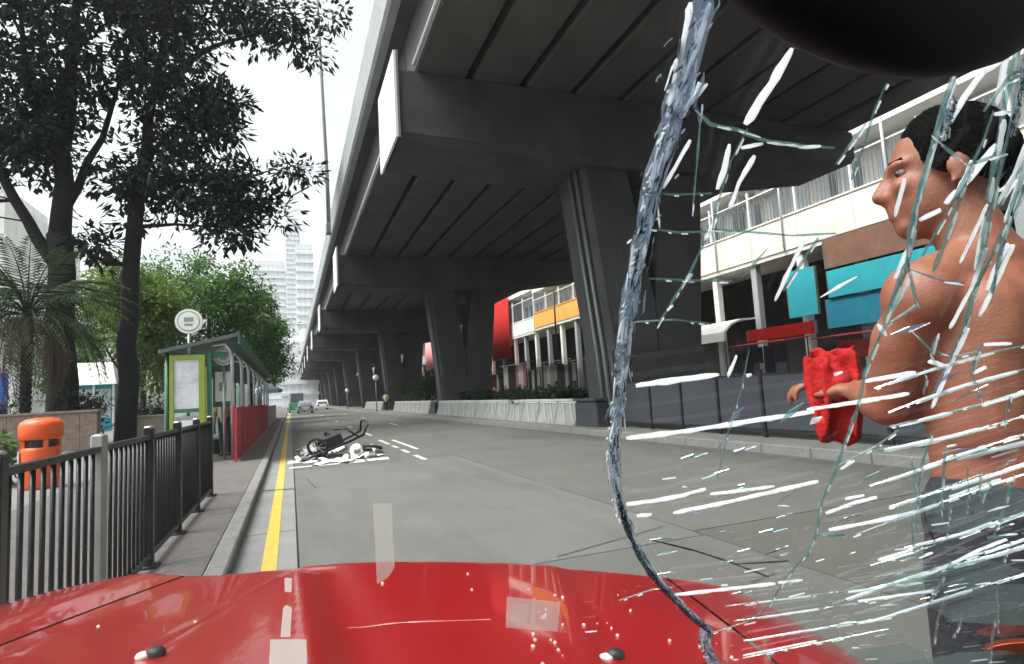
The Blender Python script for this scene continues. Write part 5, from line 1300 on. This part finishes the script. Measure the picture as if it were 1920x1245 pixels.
for q,m_ in fc.items():
    if m_.v: m_.build('splinter_faces',q,ws,kind='stuff')
# milky cells of crazed glass
ve=MB()
for _ in range(16):
    l=rc_.uniform(.20,.40); z=rc_.uniform(-.24,-.02); c=uv((l*1e4,z*1e4)); k=rc_.randrange(4,7); a0=rc_.uniform(0,6)
    P_=[onglass(c+Vector((math.cos(a0+6.283*q/k)*1.6,math.sin(a0+6.283*q/k)))*rc_.uniform(.012,.034),-.0058) for q in range(k)]
    ve.add(P_+[p-WN*.0004 for p in P_],[tuple(range(k)),tuple(range(2*k-1,k-1,-1))]+[(q,(q+1)%k,k+(q+1)%k,k+q) for q in range(k)])
ve.build('crazed_cells','veil',ws,kind='stuff')
# hairline flecks scattered over the broken part of the glass
fl=MB()
for _ in range(60):
    l=rc_.uniform(.05,.42); z=rc_.gauss(-.10,.08)
    if z>.05 or z<-.28: continue
    c=uv((l*1e4,z*1e4)); a=Vector((1,rc_.uniform(-.1,.9))).normalized()*rc_.uniform(.001,.006); ribbon(fl,[c-a,c,c+a],rc_.uniform(.0003,.0011),-.0045,.1,.3,1)
fl.build('crack_flecks','glint',ws,kind='stuff')
TA, TR = R(20.0), R(3.3)
hdv = Vector((math.sin(TA),math.cos(TA),0)); rt0 = Vector((hdv.y,-hdv.x,0)); tup = Vector((0,0,1))*math.cos(TR)+rt0*math.sin(TR); trt = hdv.cross(tup)
TM = Matrix((trt,hdv,tup)).transposed().to_4x4(); TM.translation = Vector((0,0,1.3))-tup*1.3
taxi.matrix_world = TM
# glass crumbs spilled over the bonnet
gc=MB(); r5=random.Random(9)
for _ in range(45):
    l=CXc+r5.uniform(-.6,.62); f=r5.uniform(.82,1.62)
    if r5.random()<.85: l=CXc+.25+abs(r5.gauss(0,.25)); f=r5.uniform(.8,1.4)
    if l>CXc+.64: continue
    s=r5.uniform(.0008,.0028); p=Vector((l,f,hood_z(l,f)+s*.4)); rm=Euler((r5.uniform(0,3),r5.uniform(0,3),r5.uniform(0,3))).to_matrix()
    gc.hexa([TM@(p+rm@Vector(q)*s) for q in [(-1,-1,-1),(1,-1,-1),(1,1,-1),(-1,1,-1),(-1,-1,.6),(1,-1,.6),(1,1,.6),(-1,1,.6)]])
tag(gc.build('glass_crumbs','glint',None,kind='stuff'),'tiny white glass crumbs sprinkled over the red bonnet','glass crumbs')

# ================================================================ AIR
hz = MB().box(-640,640,-110,760,-1.7,160).build('haze','pane'); hz['kind']='stuff'; hz['label']='thin pale city haze hanging over the whole street'; hz['category']='haze'
hm = bpy.data.materials.new('haze_air'); hm.use_nodes=True; hm.node_tree.nodes.remove(hm.node_tree.nodes['Principled BSDF'])
pv_ = hm.node_tree.nodes.new('ShaderNodeVolumePrincipled'); pv_.inputs['Color'].default_value=(0.95,0.97,1,1); pv_.inputs['Density'].default_value=0.00032; pv_.inputs['Anisotropy'].default_value=0.2
hm.node_tree.links.new(pv_.outputs[0], hm.node_tree.nodes['Material Output'].inputs['Volume'])
hz.data.materials[0]=hm
